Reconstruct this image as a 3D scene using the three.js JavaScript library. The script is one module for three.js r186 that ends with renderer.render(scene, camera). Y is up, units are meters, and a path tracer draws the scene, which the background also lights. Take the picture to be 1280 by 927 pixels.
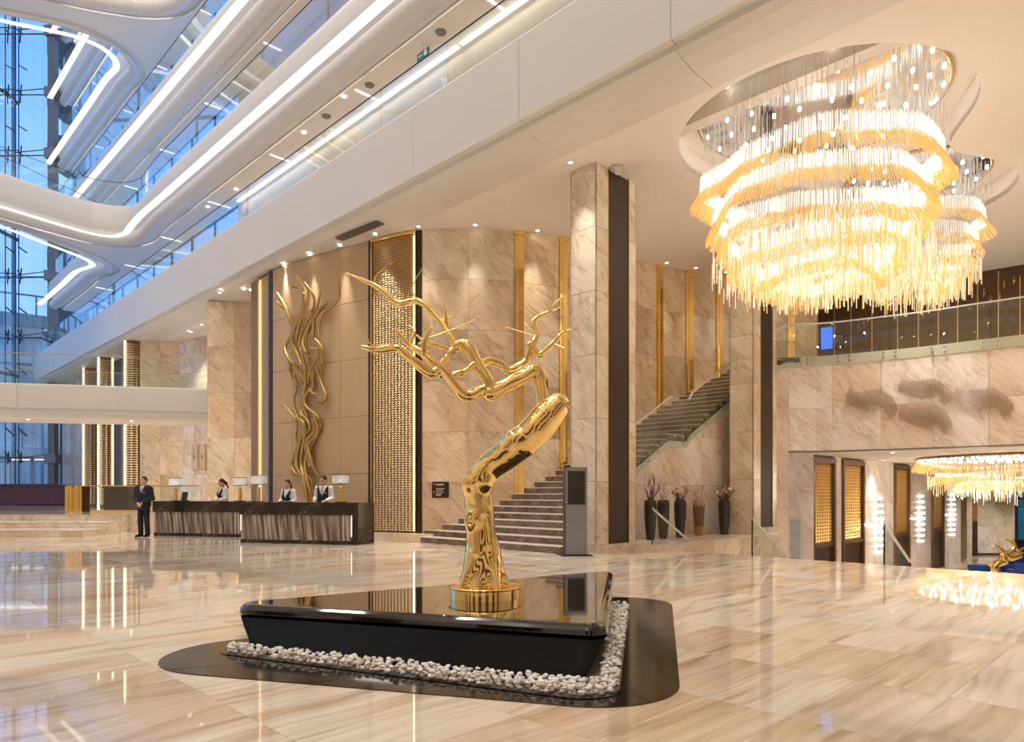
import * as THREE from 'three';
import { mergeGeometries } from 'three/addons/utils/BufferGeometryUtils.js';
import { RectAreaLightUniformsLib } from 'three/addons/lights/RectAreaLightUniformsLib.js';
RectAreaLightUniformsLib.init();

// ---------------------------------------------------------------- camera, sky, exposure
const FOCAL = 860, HORIZON = 617, EYE = 1.27;             // pixels of the 1280 x 927 frame, metres
const scene = new THREE.Scene();
const camera = new THREE.PerspectiveCamera(2 * Math.atan(463.5 / FOCAL) * 180 / Math.PI, 1280 / 927, 0.1, 400);
camera.position.set(0, EYE, 0);
camera.lookAt(0, EYE, -10);
camera.setViewOffset(1280, 927, 0, -(HORIZON - 463.5), 1280, 927);   // shift lens: verticals stay vertical
camera.updateProjectionMatrix();
const renderer = new THREE.WebGLRenderer({ antialias: true });
renderer.toneMapping = THREE.LinearToneMapping;
renderer.toneMappingExposure = 1.4;
renderer.shadowMap.enabled = true;
const LIGHT = { roof: 16, cove: 1.2, led: 2.2, spot: 37, wash: 30, chand: 0.6, chandLow: 5, sconce: 0.8, table: 0.12, gallery: 3.2 };   // strengths of the lamps of the building

{ // dusk sky: azure overhead, paler towards the horizon, thin cloud
  const w = 512, h = 256, d = new Float32Array(w * h * 4);
  for (let j = 0; j < h; j++) for (let i = 0; i < w; i++) {
    const el = (j + 0.5) / h * Math.PI - Math.PI / 2, k = (j * w + i) * 4, a = i / w * Math.PI * 2;
    const t = Math.pow(Math.max(0, Math.min(1, Math.sin(Math.max(0, el)))), 0.75);
    const cl = 0.5 + 0.5 * Math.sin(el * 22 + 1.3 * Math.sin(a * 3) + Math.sin(a * 7 + el * 9));
    const m = 0.16 * cl * cl * Math.max(0, 1 - t * 1.4);
    d[k] = 0.42 - 0.35 * t + m; d[k + 1] = 0.66 - 0.34 * t + m * 0.9; d[k + 2] = 1.06 - 0.12 * t + m * 0.5; d[k + 3] = 1;
  }
  const sky = new THREE.DataTexture(d, w, h, THREE.RGBAFormat, THREE.FloatType);
  sky.mapping = THREE.EquirectangularReflectionMapping; sky.magFilter = THREE.LinearFilter; sky.needsUpdate = true;
  scene.background = sky;
}

// ---------------------------------------------------------------- helpers
let seed = 12345;
const rnd = () => { seed = (seed * 1664525 + 1013904223) >>> 0; return seed / 4294967296; };
const rr = (a, b) => a + (b - a) * rnd();
const S2 = Math.SQRT1_2;
const V = (X, h, D) => new THREE.Vector3(X, h, -D);        // X right, h up, D away from the camera position
const pq = (p, q) => [(p - q) * S2, (p + q) * S2];          // the building's grid, turned 45 degrees: returns [X, D]
const ratio = x => (x - 640) / FOCAL;
const hAt = (y, D) => EYE + (HORIZON - y) / FOCAL * D;       // height of a point seen at row y, at depth D
const taken = {};
function numbered(n) { const k = taken[n] = (taken[n] ?? -1) + 1; return k ? `${n}_${String(k).padStart(3, '0')}` : n; }
function shade(o) { o.castShadow = true; o.receiveShadow = true; return o; }
function part(name, geo, mat, parent) { const m = shade(new THREE.Mesh(geo, mat)); m.name = name; parent.add(m); return m; }
function tag(o, label, category, group, kind) {
  o.userData = { label, category }; if (group) o.userData.group = group; if (kind) o.userData.kind = kind; return o;
}
function thing(name, label, category, group, kind) { const g = new THREE.Group(); g.name = numbered(name); scene.add(g); return tag(g, label, category, group, kind); }
function solid(name, geo, mat, label, category, group, kind) { const m = shade(new THREE.Mesh(geo, mat)); m.name = numbered(name); scene.add(m); return tag(m, label, category, group, kind); }
function struct(name, geo, mat, label, category = 'wall') { const m = shade(new THREE.Mesh(geo, mat)); m.name = name; scene.add(m); return tag(m, label, category, null, 'structure'); }
function structGroup(name, label, category) { const g = new THREE.Group(); g.name = name; scene.add(g); return tag(g, label, category, null, 'structure'); }
const rgb = (r, g, b) => new THREE.Color().setRGB(r / 255, g / 255, b / 255, THREE.SRGBColorSpace);
const std = (color, roughness = 0.6, metalness = 0, more = {}) => new THREE.MeshStandardMaterial({ color, roughness, metalness, ...more });
const phy = (color, more = {}) => new THREE.MeshPhysicalMaterial({ color, ...more });
const glow = (color, k) => new THREE.MeshStandardMaterial({ color: 0x000000, emissive: color, emissiveIntensity: k, roughness: 1 });

// collects oriented boxes (and prisms) into one geometry; uv in metres
class Coll {
  constructor() { this.p = []; this.n = []; this.u = []; this.i = []; }
  quad(a, b, c, d, uv) {
    const k = this.p.length / 3, e1 = b.clone().sub(a), n = e1.cross(d.clone().sub(a)).normalize();
    for (const v of [a, b, c, d]) { this.p.push(v.x, v.y, v.z); this.n.push(n.x, n.y, n.z); }
    const w = a.distanceTo(b), h = a.distanceTo(d); this.u.push(...(uv || [0, 0, w, 0, w, h, 0, h]));
    this.i.push(k, k + 1, k + 2, k, k + 2, k + 3);
  }
  box(c, ax, ay, az, hx, hy, hz, open) {   // centre, unit axes, half sizes
    const P = (i, j, k) => c.clone().addScaledVector(ax, i * hx).addScaledVector(ay, j * hy).addScaledVector(az, k * hz);
    this.quad(P(-1, -1, 1), P(1, -1, 1), P(1, 1, 1), P(-1, 1, 1)); if (open) return;
    this.quad(P(1, -1, -1), P(-1, -1, -1), P(-1, 1, -1), P(1, 1, -1));
    this.quad(P(1, -1, 1), P(1, -1, -1), P(1, 1, -1), P(1, 1, 1)); this.quad(P(-1, -1, -1), P(-1, -1, 1), P(-1, 1, 1), P(-1, 1, -1));
    this.quad(P(-1, 1, 1), P(1, 1, 1), P(1, 1, -1), P(-1, 1, -1)); this.quad(P(-1, -1, -1), P(1, -1, -1), P(1, -1, 1), P(-1, -1, 1));
  }
  bar(a, b, w, t, up = new THREE.Vector3(0, 1, 0)) {   // bar of section w x t between two points
    const y = b.clone().sub(a), L = y.length(); y.normalize();
    let x = y.clone().cross(up); if (x.lengthSq() < 1e-6) x = y.clone().cross(new THREE.Vector3(1, 0, 0)); x.normalize();
    this.box(a.clone().add(b).multiplyScalar(0.5), x, y, x.clone().cross(y), w / 2, L / 2, t / 2);
  }
  geo() {
    const g = new THREE.BufferGeometry();
    g.setAttribute('position', new THREE.Float32BufferAttribute(this.p, 3)); g.setAttribute('normal', new THREE.Float32BufferAttribute(this.n, 3));
    g.setAttribute('uv', new THREE.Float32BufferAttribute(this.u, 2)); g.setIndex(this.i); return g;
  }
}
const EX = new THREE.Vector3(1, 0, 0), EY = new THREE.Vector3(0, 1, 0), EZ = new THREE.Vector3(0, 0, 1);
const AP = new THREE.Vector3(S2, 0, -S2), AQ = new THREE.Vector3(-S2, 0, -S2);   // unit vectors of the p and q axes
function boxGeo(X0, X1, y0, y1, D0, D1) { const c = new Coll(); c.box(V((X0 + X1) / 2, (y0 + y1) / 2, (D0 + D1) / 2), EX, EY, EZ, (X1 - X0) / 2, (y1 - y0) / 2, (D1 - D0) / 2); return c.geo(); }
function pqBox(p0, p1, q0, q1, y0, y1) {
  const c = new Coll(), [X, D] = pq((p0 + p1) / 2, (q0 + q1) / 2);
  c.box(V(X, (y0 + y1) / 2, D), AP, EY, AQ.clone().negate(), (p1 - p0) / 2, (y1 - y0) / 2, (q1 - q0) / 2); return c.geo();
}
function uvShift(g, du, dv, scale = 1, turn = false) {
  const g2 = g.clone(), u = g2.attributes.uv;
  for (let i = 0; i < u.count; i++) { const a = u.getX(i) * scale, b = u.getY(i) * scale; u.setXY(i, (turn ? b : a) + du, (turn ? a : b) + dv); }
  return g2;
}
// extruded polygon given in plan (X, D), from y0 to y1
function slabGeo(pts, y0, y1, holes = [], bevel = 0) {
  const s = new THREE.Shape(pts.map(([X, D]) => new THREE.Vector2(X, D)));
  for (const h of holes) s.holes.push(new THREE.Path(h.map(([X, D]) => new THREE.Vector2(X, D))));
  const g = new THREE.ExtrudeGeometry(s, { depth: y1 - y0 - 2 * bevel, bevelEnabled: bevel > 0, bevelSize: bevel, bevelThickness: bevel, bevelOffset: -bevel, bevelSegments: 4, curveSegments: 8 });
  g.rotateX(-Math.PI / 2); g.translate(0, y0 + bevel, 0); return g;       // shape y (D) -> -z, extrusion -> +y
}
// a smooth line in plan with arc length
class Path {
  constructor(pts, smooth = true, n = 400) {
    const c = new THREE.CatmullRomCurve3(pts.map(([X, D]) => new THREE.Vector3(X, D, 0)), false, 'centripetal');
    this.pts = []; const raw = smooth ? c.getPoints(n) : pts.map(([X, D]) => new THREE.Vector3(X, D, 0));
    let s = 0; raw.forEach((p, i) => { if (i) s += p.distanceTo(raw[i - 1]); this.pts.push([p.x, p.y, s]); }); this.length = s;
  }
  at(s) {                                         // [X, D, tangent X, tangent D]; the left normal is (-tD, tX)
    const a = this.pts; s = Math.max(0, Math.min(this.length, s)); let lo = 0, hi = a.length - 1;
    while (hi - lo > 1) { const m = (lo + hi) >> 1; if (a[m][2] <= s) lo = m; else hi = m; }
    const A = a[lo], B = a[hi], L = Math.max(1e-9, B[2] - A[2]), t = (s - A[2]) / L;
    const A0 = a[Math.max(0, lo - 1)], B1 = a[Math.min(a.length - 1, hi + 1)];
    let tx = (B[0] - A[0]) / L, td = (B[1] - A[1]) / L;
    if (a.length > 10) { tx = (B1[0] - A0[0]); td = (B1[1] - A0[1]); const l = Math.hypot(tx, td); tx /= l; td /= l; }
    return [A[0] + (B[0] - A[0]) * t, A[1] + (B[1] - A[1]) * t, tx, td];
  }
  byPx(x) {                                       // arc length of the point seen in image column x
    const r = ratio(x), a = this.pts;
    for (let i = 1; i < a.length; i++) { const f0 = a[i - 1][0] - r * a[i - 1][1], f1 = a[i][0] - r * a[i][1]; if (f0 <= 0 && f1 > 0) return a[i - 1][2] + (a[i][2] - a[i - 1][2]) * (-f0 / (f1 - f0)); }
    return r < a[0][0] / a[0][1] ? 0 : this.length;
  }
}
// a slab that follows a path: from arc s0 to s1, heights y0..y1 (numbers or functions of s), between offsets o0 (back) and o1 (front) along side * left normal
function bent(path, s0, s1, y0, y1, o0, o1, side, seg = 2, du = 0, dv = 0) {
  const c = new Coll(), f = v => typeof v === 'function' ? v : () => v, Y0 = f(y0), Y1 = f(y1), rows = [];
  for (let k = 0; k <= seg; k++) {
    const s = s0 + (s1 - s0) * k / seg, [X, D, tx, td] = path.at(s), nx = -td * side, nd = tx * side;
    const q = (o, y) => V(X + nx * o, y, D + nd * o);
    rows.push({ s, a: q(o1, Y0(s)), b: q(o1, Y1(s)), c: q(o0, Y0(s)), d: q(o0, Y1(s)), y0: Y0(s), y1: Y1(s) });
  }
  const flip = side > 0;                          // keep faces pointing out
  const Q = (a, b, e, d, uv) => flip ? c.quad(b, a, d, e, uv && [uv[2], uv[3], uv[0], uv[1], uv[6], uv[7], uv[4], uv[5]]) : c.quad(a, b, e, d, uv);
  for (let k = 0; k < seg; k++) {
    const A = rows[k], B = rows[k + 1];
    Q(A.a, B.a, B.b, A.b, [A.s + du, A.y0 + dv, B.s + du, B.y0 + dv, B.s + du, B.y1 + dv, A.s + du, A.y1 + dv]);
    Q(B.c, A.c, A.d, B.d, [B.s + du, B.y0 + dv, A.s + du, A.y0 + dv, A.s + du, A.y1 + dv, B.s + du, B.y1 + dv]);
    Q(A.b, B.b, B.d, A.d); Q(A.c, B.c, B.a, A.a);
  }
  const A = rows[0], B = rows[seg]; Q(A.c, A.a, A.b, A.d); Q(B.a, B.c, B.d, B.b);
  return c.geo();
}
// sweep a profile [[offset, height], ...] along part of a path (offset along side * left normal); smooth along the path
function sweep(path, s0, s1, prof, side, step = 0.5, smoothProfile = true) {
  const n = Math.max(1, Math.ceil((s1 - s0) / step)), m = prof.length, P = [], U = [], I = []; let l = [0];
  for (let j = 1; j < m; j++) l.push(l[j - 1] + Math.hypot(prof[j][0] - prof[j - 1][0], prof[j][1] - prof[j - 1][1]));
  for (let k = 0; k <= n; k++) {
    const s = s0 + (s1 - s0) * k / n, [X, D, tx, td] = path.at(s), nx = -td * side, nd = tx * side;
    for (let j = 0; j < m; j++) { P.push(X + nx * prof[j][0], prof[j][1], -(D + nd * prof[j][0])); U.push(s, l[j]); }
  }
  for (let k = 0; k < n; k++) for (let j = 0; j < m - 1; j++) { const a = k * m + j, b = a + m; if (side > 0) I.push(a, a + 1, b, b, a + 1, b + 1); else I.push(a, b, a + 1, b, b + 1, a + 1); }
  let g = new THREE.BufferGeometry(); g.setAttribute('position', new THREE.Float32BufferAttribute(P, 3)); g.setAttribute('uv', new THREE.Float32BufferAttribute(U, 2)); g.setIndex(I);
  if (!smoothProfile) g = g.toNonIndexed(); g.computeVertexNormals(); return g;
}
// round limb through points with a radius at each; tip rounded
function limb(points, radii, { sides = 10, per = 5, bump = 0, smooth = true } = {}) {
  const c = smooth ? new THREE.CatmullRomCurve3(points, false, 'centripetal', 0.4) : null, N = smooth ? (points.length - 1) * per : points.length - 1, cs = [], rs = [];
  for (let k = 0; k <= N; k++) { const t = k / N, f = t * (points.length - 1), i = Math.min(points.length - 2, Math.floor(f)); cs.push(smooth ? c.getPoint(t) : points[k]); rs.push(radii[i] + (radii[i + 1] - radii[i]) * (f - i)); }
  const P = [], U = [], I = []; let nrm = null, L = 0;
  const ring = (p, x, y, r, k) => { for (let j = 0; j <= sides; j++) { const a = j / sides * Math.PI * 2, b = 1 + bump * (Math.sin(a * 2 + k * 0.9) * 0.6 + Math.sin(a * 3 - k * 1.7) * 0.4); P.push(p.x + (x.x * Math.cos(a) + y.x * Math.sin(a)) * r * b, p.y + (x.y * Math.cos(a) + y.y * Math.sin(a)) * r * b, p.z + (x.z * Math.cos(a) + y.z * Math.sin(a)) * r * b); U.push(j / sides, L); } };
  const frame = k => { const t = cs[Math.min(N, k + 1)].clone().sub(cs[Math.max(0, k - 1)]).normalize(); if (!nrm) nrm = Math.abs(t.y) < 0.9 ? new THREE.Vector3(0, 1, 0) : new THREE.Vector3(1, 0, 0); nrm = nrm.clone().addScaledVector(t, -nrm.dot(t)).normalize(); return [t, nrm, t.clone().cross(nrm)]; };
  let rows = 0; const cap = (k, dir) => { const [t, x, y] = frame(k); for (const [a, b] of dir < 0 ? [[-0.95, 0.05], [-0.7, 0.71], [-0.3, 0.95]] : [[0.3, 0.95], [0.7, 0.71], [0.95, 0.05]]) { ring(cs[k].clone().addScaledVector(t, a * rs[k]), x, y, rs[k] * b, k); rows++; } };
  cap(0, -1); for (let k = 0; k <= N; k++) { if (k) L += cs[k].distanceTo(cs[k - 1]); const [, x, y] = frame(k); ring(cs[k], x, y, rs[k], k); rows++; } cap(N, 1);
  for (let k = 0; k < rows - 1; k++) for (let j = 0; j < sides; j++) { const a = k * (sides + 1) + j, b = a + sides + 1; I.push(a, a + 1, b, b, a + 1, b + 1); }
  const g = new THREE.BufferGeometry(); g.setAttribute('position', new THREE.Float32BufferAttribute(P, 3)); g.setAttribute('uv', new THREE.Float32BufferAttribute(U, 2)); g.setIndex(I); g.computeVertexNormals(); return g;
}
// surface of a distance field (naive surface nets)
function field(lo, hi, cell, f) {
  const n = [0, 1, 2].map(k => Math.ceil((hi[k] - lo[k]) / cell) + 1), [nx, ny, nz] = n, v = new Float32Array(nx * ny * nz);
  for (let k = 0, a = 0; k < nz; k++) for (let j = 0; j < ny; j++) for (let i = 0; i < nx; i++, a++) v[a] = f(lo[0] + i * cell, lo[1] + j * cell, lo[2] + k * cell);
  const id = new Int32Array(nx * ny * nz).fill(-1), P = [], N = [], I = [], at = (i, j, k) => i + nx * (j + ny * k), E = [];
  for (let a = 0; a < 8; a++) for (const b of [1, 2, 4]) if (!(a & b)) E.push([a, a | b]);
  for (let k = 0; k < nz - 1; k++) for (let j = 0; j < ny - 1; j++) for (let i = 0; i < nx - 1; i++) {
    let mask = 0; const c = []; for (let m = 0; m < 8; m++) { const x = v[at(i + (m & 1), j + ((m >> 1) & 1), k + (m >> 2))]; c.push(x); if (x < 0) mask |= 1 << m; }
    if (mask === 0 || mask === 255) continue; let x = 0, y = 0, z = 0, w = 0;
    for (const [a, b] of E) if ((c[a] < 0) !== (c[b] < 0)) { const t = c[a] / (c[a] - c[b]); x += (a & 1) + t * ((b & 1) - (a & 1)); y += ((a >> 1) & 1) + t * (((b >> 1) & 1) - ((a >> 1) & 1)); z += (a >> 2) + t * ((b >> 2) - (a >> 2)); w++; }
    const X = lo[0] + (i + x / w) * cell, Y = lo[1] + (j + y / w) * cell, Z = lo[2] + (k + z / w) * cell, e = cell * 0.6;
    id[at(i, j, k)] = P.length / 3; P.push(X, Y, Z);
    const g = new THREE.Vector3(f(X + e, Y, Z) - f(X - e, Y, Z), f(X, Y + e, Z) - f(X, Y - e, Z), f(X, Y, Z + e) - f(X, Y, Z - e)).normalize(); N.push(g.x, g.y, g.z);
  }
  const q = (a, b, c, d, flip) => { if (a < 0 || b < 0 || c < 0 || d < 0) return; if (flip) I.push(a, c, b, a, d, c); else I.push(a, b, c, a, c, d); };
  for (let k = 1; k < nz - 1; k++) for (let j = 1; j < ny - 1; j++) for (let i = 1; i < nx - 1; i++) {
    const s = v[at(i, j, k)] < 0;
    if (s !== v[at(i + 1, j, k)] < 0) q(id[at(i, j - 1, k - 1)], id[at(i, j, k - 1)], id[at(i, j, k)], id[at(i, j - 1, k)], !s);
    if (s !== v[at(i, j + 1, k)] < 0) q(id[at(i - 1, j, k - 1)], id[at(i - 1, j, k)], id[at(i, j, k)], id[at(i, j, k - 1)], !s);
    if (s !== v[at(i, j, k + 1)] < 0) q(id[at(i - 1, j - 1, k)], id[at(i, j - 1, k)], id[at(i, j, k)], id[at(i - 1, j, k)], !s);
  }
  const g = new THREE.BufferGeometry(); g.setAttribute('position', new THREE.Float32BufferAttribute(P, 3)); g.setAttribute('normal', new THREE.Float32BufferAttribute(N, 3));
  g.setAttribute('uv', new THREE.Float32BufferAttribute(new Float32Array(P.length / 3 * 2), 2)); g.setIndex(I); return g;
}
const cone = (x, y, z, a, b, ra, rb) => {   // distance to a tapered capsule
  const bx = b[0] - a[0], by = b[1] - a[1], bz = b[2] - a[2], px = x - a[0], py = y - a[1], pz = z - a[2];
  const t = Math.max(0, Math.min(1, (px * bx + py * by + pz * bz) / (bx * bx + by * by + bz * bz + 1e-12)));
  return Math.hypot(px - bx * t, py - by * t, pz - bz * t) - (ra + (rb - ra) * t);
};
const ell = (x, y, z, c, r) => { const k = Math.hypot((x - c[0]) / r[0], (y - c[1]) / r[1], (z - c[2]) / r[2]); return (k - 1) * Math.min(...r); };
const smin = (a, b, k) => { const h = Math.max(0, k - Math.abs(a - b)) / k; return Math.min(a, b) - h * h * k * 0.25; };

// ---------------------------------------------------------------- textures (colour and grain of stone, wood, fabric)
const perm = new Uint16Array(65536); for (let i = 0; i < 65536; i++) perm[i] = rnd() * 65536;
function noise(x, y, px, py, s) {                           // value noise, periodic with px, py lattice cells
  const xi = Math.floor(x), yi = Math.floor(y), fx = x - xi, fy = y - yi, u = fx * fx * (3 - 2 * fx), v = fy * fy * (3 - 2 * fy);
  const W = (a, b) => { a = ((a % px) + px) % px; b = ((b % py) + py) % py; return perm[(a * 331 + b * 7919 + s * 1237 + ((a * b) % 251) * 53) & 65535] / 65535; };
  const a = W(xi, yi), b = W(xi + 1, yi), c = W(xi, yi + 1), d = W(xi + 1, yi + 1);
  return a + (b - a) * u + (c - a) * v + (a - b - c + d) * u * v;
}
function fbm(x, y, px, py, s, oct = 4) { let t = 0, a = 0.5, n = 0; for (let o = 0; o < oct; o++) { t += a * noise(x, y, px, py, s + o); n += a; x *= 2; y *= 2; px *= 2; py *= 2; a *= 0.5; } return t / n; }
function texture(size, metres, fn) {
  const d = new Uint8Array(size * size * 4);
  for (let j = 0; j < size; j++) for (let i = 0; i < size; i++) { const c = fn(i / size, j / size), k = (j * size + i) * 4; d[k] = c[0]; d[k + 1] = c[1]; d[k + 2] = c[2]; d[k + 3] = 255; }
  const t = new THREE.DataTexture(d, size, size); t.colorSpace = THREE.SRGBColorSpace; t.wrapS = t.wrapT = THREE.RepeatWrapping; t.magFilter = THREE.LinearFilter; t.minFilter = THREE.LinearMipmapLinearFilter; t.generateMipmaps = true;
  t.repeat.set(1 / metres, 1 / metres); t.needsUpdate = true; return t;
}
const mixc = (a, b, t) => { t = Math.max(0, Math.min(1, t)); return [a[0] + (b[0] - a[0]) * t, a[1] + (b[1] - a[1]) * t, a[2] + (b[2] - a[2]) * t]; };
// polished cream stone with long grain: streaks run along u
const clampc = (c, g) => c.map(x => Math.max(0, Math.min(255, x + g)));
const texFloor = texture(1024, 6, (u, v) => {
  const w = fbm(u * 3, v * 3, 3, 3, 3, 3), st = fbm(u * 4 + w, v * 40 + w * 6, 4, 40, 11, 5), br = fbm(u * 3, v * 12 + w * 3, 3, 12, 21, 4), fi = fbm(u * 8 + w * 2, v * 180 + w * 16, 8, 180, 31, 3);
  let c = mixc([238, 226, 209], [217, 197, 172], (br - 0.38) * 2.2); c = mixc(c, [186, 156, 124], Math.max(0, (st - 0.57) * 3.2)); c = mixc(c, [246, 238, 227], Math.max(0, (0.44 - st) * 3)); return clampc(c, (fi - 0.5) * 40);
});
// wall stone: warm cream with fine slanting veins
function wallStone(base, dark, vein, s) {
  return texture(1024, 5, (u, v) => {
    const w = fbm(u * 4, v * 4, 4, 4, s, 4), a = 2 * u - v, b = u + v;
    const cl = fbm(a * 3 + w, b * 8 + w * 1.6, 3, 8, s + 5, 4), st = fbm(a * 3 + w * 1.2, b * 22 + w * 2.6, 3, 22, s + 9, 4), gr = fbm(a * 6 + w, b * 60 + w * 6, 6, 60, s + 21, 3), fi = fbm(u * 90, v * 90, 90, 90, s + 14, 2);
    const rid = 1 - Math.abs(st - 0.5) * 2; let c = mixc(base, dark, (cl - 0.4) * 2.2); c = mixc(c, vein, Math.max(0, (rid - 0.91) * 6) * Math.max(0, cl * 1.9 - 0.45)); return clampc(c, (fi - 0.5) * 8 + (gr - 0.5) * 22);
  });
}
const texWall = wallStone([242, 229, 209], [213, 188, 157], [160, 126, 96], 41);
const texPale = wallStone([246, 236, 228], [226, 206, 192], [182, 150, 130], 77);
const texDark = texture(512, 1.6, (u, v) => {
  const w = fbm(u * 5, v * 5, 5, 5, 101, 4), st = fbm(u * 6 + w * 3, v * 9 + w * 3, 6, 9, 107, 4), rid = 1 - Math.abs(st - 0.5) * 2;
  return mixc(mixc([30, 22, 18], [64, 50, 41], w), [206, 190, 166], Math.max(0, (rid - 0.96) * 15) * Math.max(0, w * 2.2 - 0.8));
});
const texDesk = texture(1024, 3, (u, v) => {               // grey-brown strata standing upright, leaning a little
  const w = fbm(u * 3, v * 2, 3, 2, 131, 3), x = u * 42 + v * 3 + w * 1.8, st = fbm(x, v * 2, 42, 2, 137, 4), f2 = fbm(x * 3, v * 3 + w, 126, 3, 143, 3);
  let c = mixc([98, 83, 72], [208, 192, 173], (st - 0.3) * 2.1); c = mixc(c, [222, 208, 190], Math.max(0, (f2 - 0.6) * 2.4)); return mixc(c, [60, 48, 41], Math.max(0, (0.38 - f2) * 3));
});
const texStair = texture(512, 1.5, (u, v) => {
  const w = fbm(u * 5, v * 5, 5, 5, 161, 4), st = fbm(u * 5 + w * 2, v * 12 + w * 3, 5, 12, 167, 4), fi = fbm(u * 60, v * 60, 60, 60, 171, 2);
  let c = mixc([92, 77, 66], [132, 112, 97], w * 1.2 + (fi - 0.5) * 0.8); return mixc(c, [182, 164, 146], Math.max(0, (1 - Math.abs(st - 0.5) * 2 - 0.93) * 9));
});
const texWood = texture(512, 1.2, (u, v) => { const w = fbm(u * 4, v * 4, 4, 4, 181, 3), st = fbm(u * 50 + w * 3, v * 4, 50, 4, 187, 4); return mixc([74, 28, 19], [124, 54, 38], st); });
const texCloth = texture(256, 0.25, (u, v) => { const a = fbm(u * 64, v * 8, 64, 8, 191, 2), b = fbm(u * 8, v * 64, 8, 64, 197, 2), g = (a + b - 1) * 26; return [200 + g, 170 + g, 134 + g]; });

const M = {
  floor: phy(0xffffff, { map: texFloor, roughness: 0.035, ior: 1.55 }),
  floorB: phy(rgb(242, 230, 220), { map: texFloor, roughness: 0.035, ior: 1.55 }),
  floorC: phy(rgb(255, 250, 240), { map: texFloor, roughness: 0.035, ior: 1.55 }),
  wall: std(0xffffff, 0.22, 0, { map: texWall }),
  wallB: std(rgb(244, 234, 226), 0.22, 0, { map: texWall }),
  wallC: std(rgb(255, 246, 232), 0.22, 0, { map: texWall }),
  wallD: std(rgb(228, 216, 204), 0.22, 0, { map: texWall }),
  pale: std(0xffffff, 0.2, 0, { map: texPale }),
  paleB: std(rgb(246, 236, 226), 0.2, 0, { map: texPale }),
  dark: std(0xffffff, 0.26, 0, { map: texDark }),
  darkWall: std(0xffffff, 0.5, 0, { map: texDark }),
  desk: std(0xffffff, 0.25, 0, { map: texDesk }),
  stair: std(0xffffff, 0.25, 0, { map: texStair }),
  nosing: std(rgb(226, 208, 190), 0.3),
  wood: std(0xffffff, 0.3, 0, { map: texWood }),
  cloth: std(0xffffff, 0.8, 0, { map: texCloth }),
  white: std(rgb(224, 220, 215), 0.5),
  soffit: std(rgb(240, 231, 222), 0.75),
  plaster: std(rgb(226, 215, 203), 0.8),
  joint: std(rgb(150, 122, 96), 0.8),
  grout: std(rgb(206, 186, 164), 0.4),
  gold: std(new THREE.Color(1.0, 0.74, 0.3), 0.06, 1),
  goldSatin: std(new THREE.Color(0.9, 0.62, 0.24), 0.3, 1),
  bronze: std(new THREE.Color(0.62, 0.44, 0.22), 0.38, 1),
  bronzeGold: std(new THREE.Color(0.56, 0.37, 0.14), 0.4, 1),
  lattice: std(new THREE.Color(0.74, 0.53, 0.29), 0.38, 1),
  latticeBack: std(rgb(128, 90, 52), 0.6),
  brown: std(rgb(66, 48, 40), 0.55),
  brownWall: std(rgb(92, 62, 40), 0.4),
  black: phy(rgb(10, 8, 8), { roughness: 0.06, clearcoat: 1, clearcoatRoughness: 0.03 }),
  blackSatin: phy(rgb(5, 4, 4), { roughness: 0.5, specularIntensity: 0.1 }),
  blackStone: std(rgb(24, 21, 20), 0.09),
  pit: std(rgb(120, 112, 104), 0.9),
  steel: std(rgb(196, 196, 194), 0.28, 1),
  rail: std(rgb(226, 226, 222), 0.3, 0.3),
  steelDark: std(rgb(52, 56, 62), 0.45, 0.6),
  grey: std(rgb(126, 126, 128), 0.4, 0.3),
  glass: phy(rgb(250, 254, 252), { transmission: 1, thickness: 0, roughness: 0.0, ior: 1.45 }),
  glassGreen: phy(rgb(250, 254, 251), { transmission: 1, thickness: 0, roughness: 0.0, ior: 1.45 }),
  glassBlue: phy(rgb(242, 249, 255), { transmission: 1, thickness: 0, roughness: 0.0, ior: 1.5 }),
  led: glow(new THREE.Color(1, 0.82, 0.56), 2.0),
  cove: glow(new THREE.Color(1, 0.95, 0.88), 0.95),
  lamp: glow(new THREE.Color(1, 0.93, 0.82), 9),
};

// ---------------------------------------------------------------- lamps of the building that stand out of frame or are shared
function rectLight(c, k, w, h, pos, look) { const l = new THREE.RectAreaLight(c, k, w, h); l.position.copy(pos); l.lookAt(look); scene.add(l); return l; }
const WARM = new THREE.Color(1, 0.925, 0.83), SOFTWHITE = new THREE.Color(1, 0.955, 0.895);
// luminous panels in the atrium roof, high above the frame
for (let i = 0; i < 3; i++) for (let j = 0; j < 4; j++) {
  const X = -20 + i * 9.5, D = -3 + j * 10.5;
  if (X + D > 12) continue;
  const t = thing('roof_light', 'square luminous panel set in the atrium roof high above the lobby', 'ceiling light', 'atrium roof lights');
  part('frame', boxGeo(X - 1.75, X + 1.75, 35.9, 36, D - 1.75, D + 1.75), M.white, t);
  part('diffuser', boxGeo(X - 1.6, X + 1.6, 35.87, 35.9, D - 1.6, D + 1.6), M.cove, t);
  rectLight(SOFTWHITE, LIGHT.roof, 3.2, 3.2, V(X, 35.85, D), V(X, 0, D + 0.001));
}

// ---------------------------------------------------------------- outline of the halls
const H = 8.3;                                                // lobby ceiling
const LOW = -2.6;                                             // floor of the lower hall
const FLOOR_EDGE = 13.43;                                     // p of the top of the stairs down
// the long curved wall behind reception and the grand stair
const wallPath = new Path([[-8.75, 23.0], [-7.75, 21.85], [-5.85, 20.35], [-4.0, 19.15], [-2.43, 18.35], [-1.0, 18.2], [0.06, 18.4], [1.48, 18.9], [3.9, 20.85], [5.6, 21.7], [6.95, 22.2], [8.7, 22.65], [10.1, 22.65]]);
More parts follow.
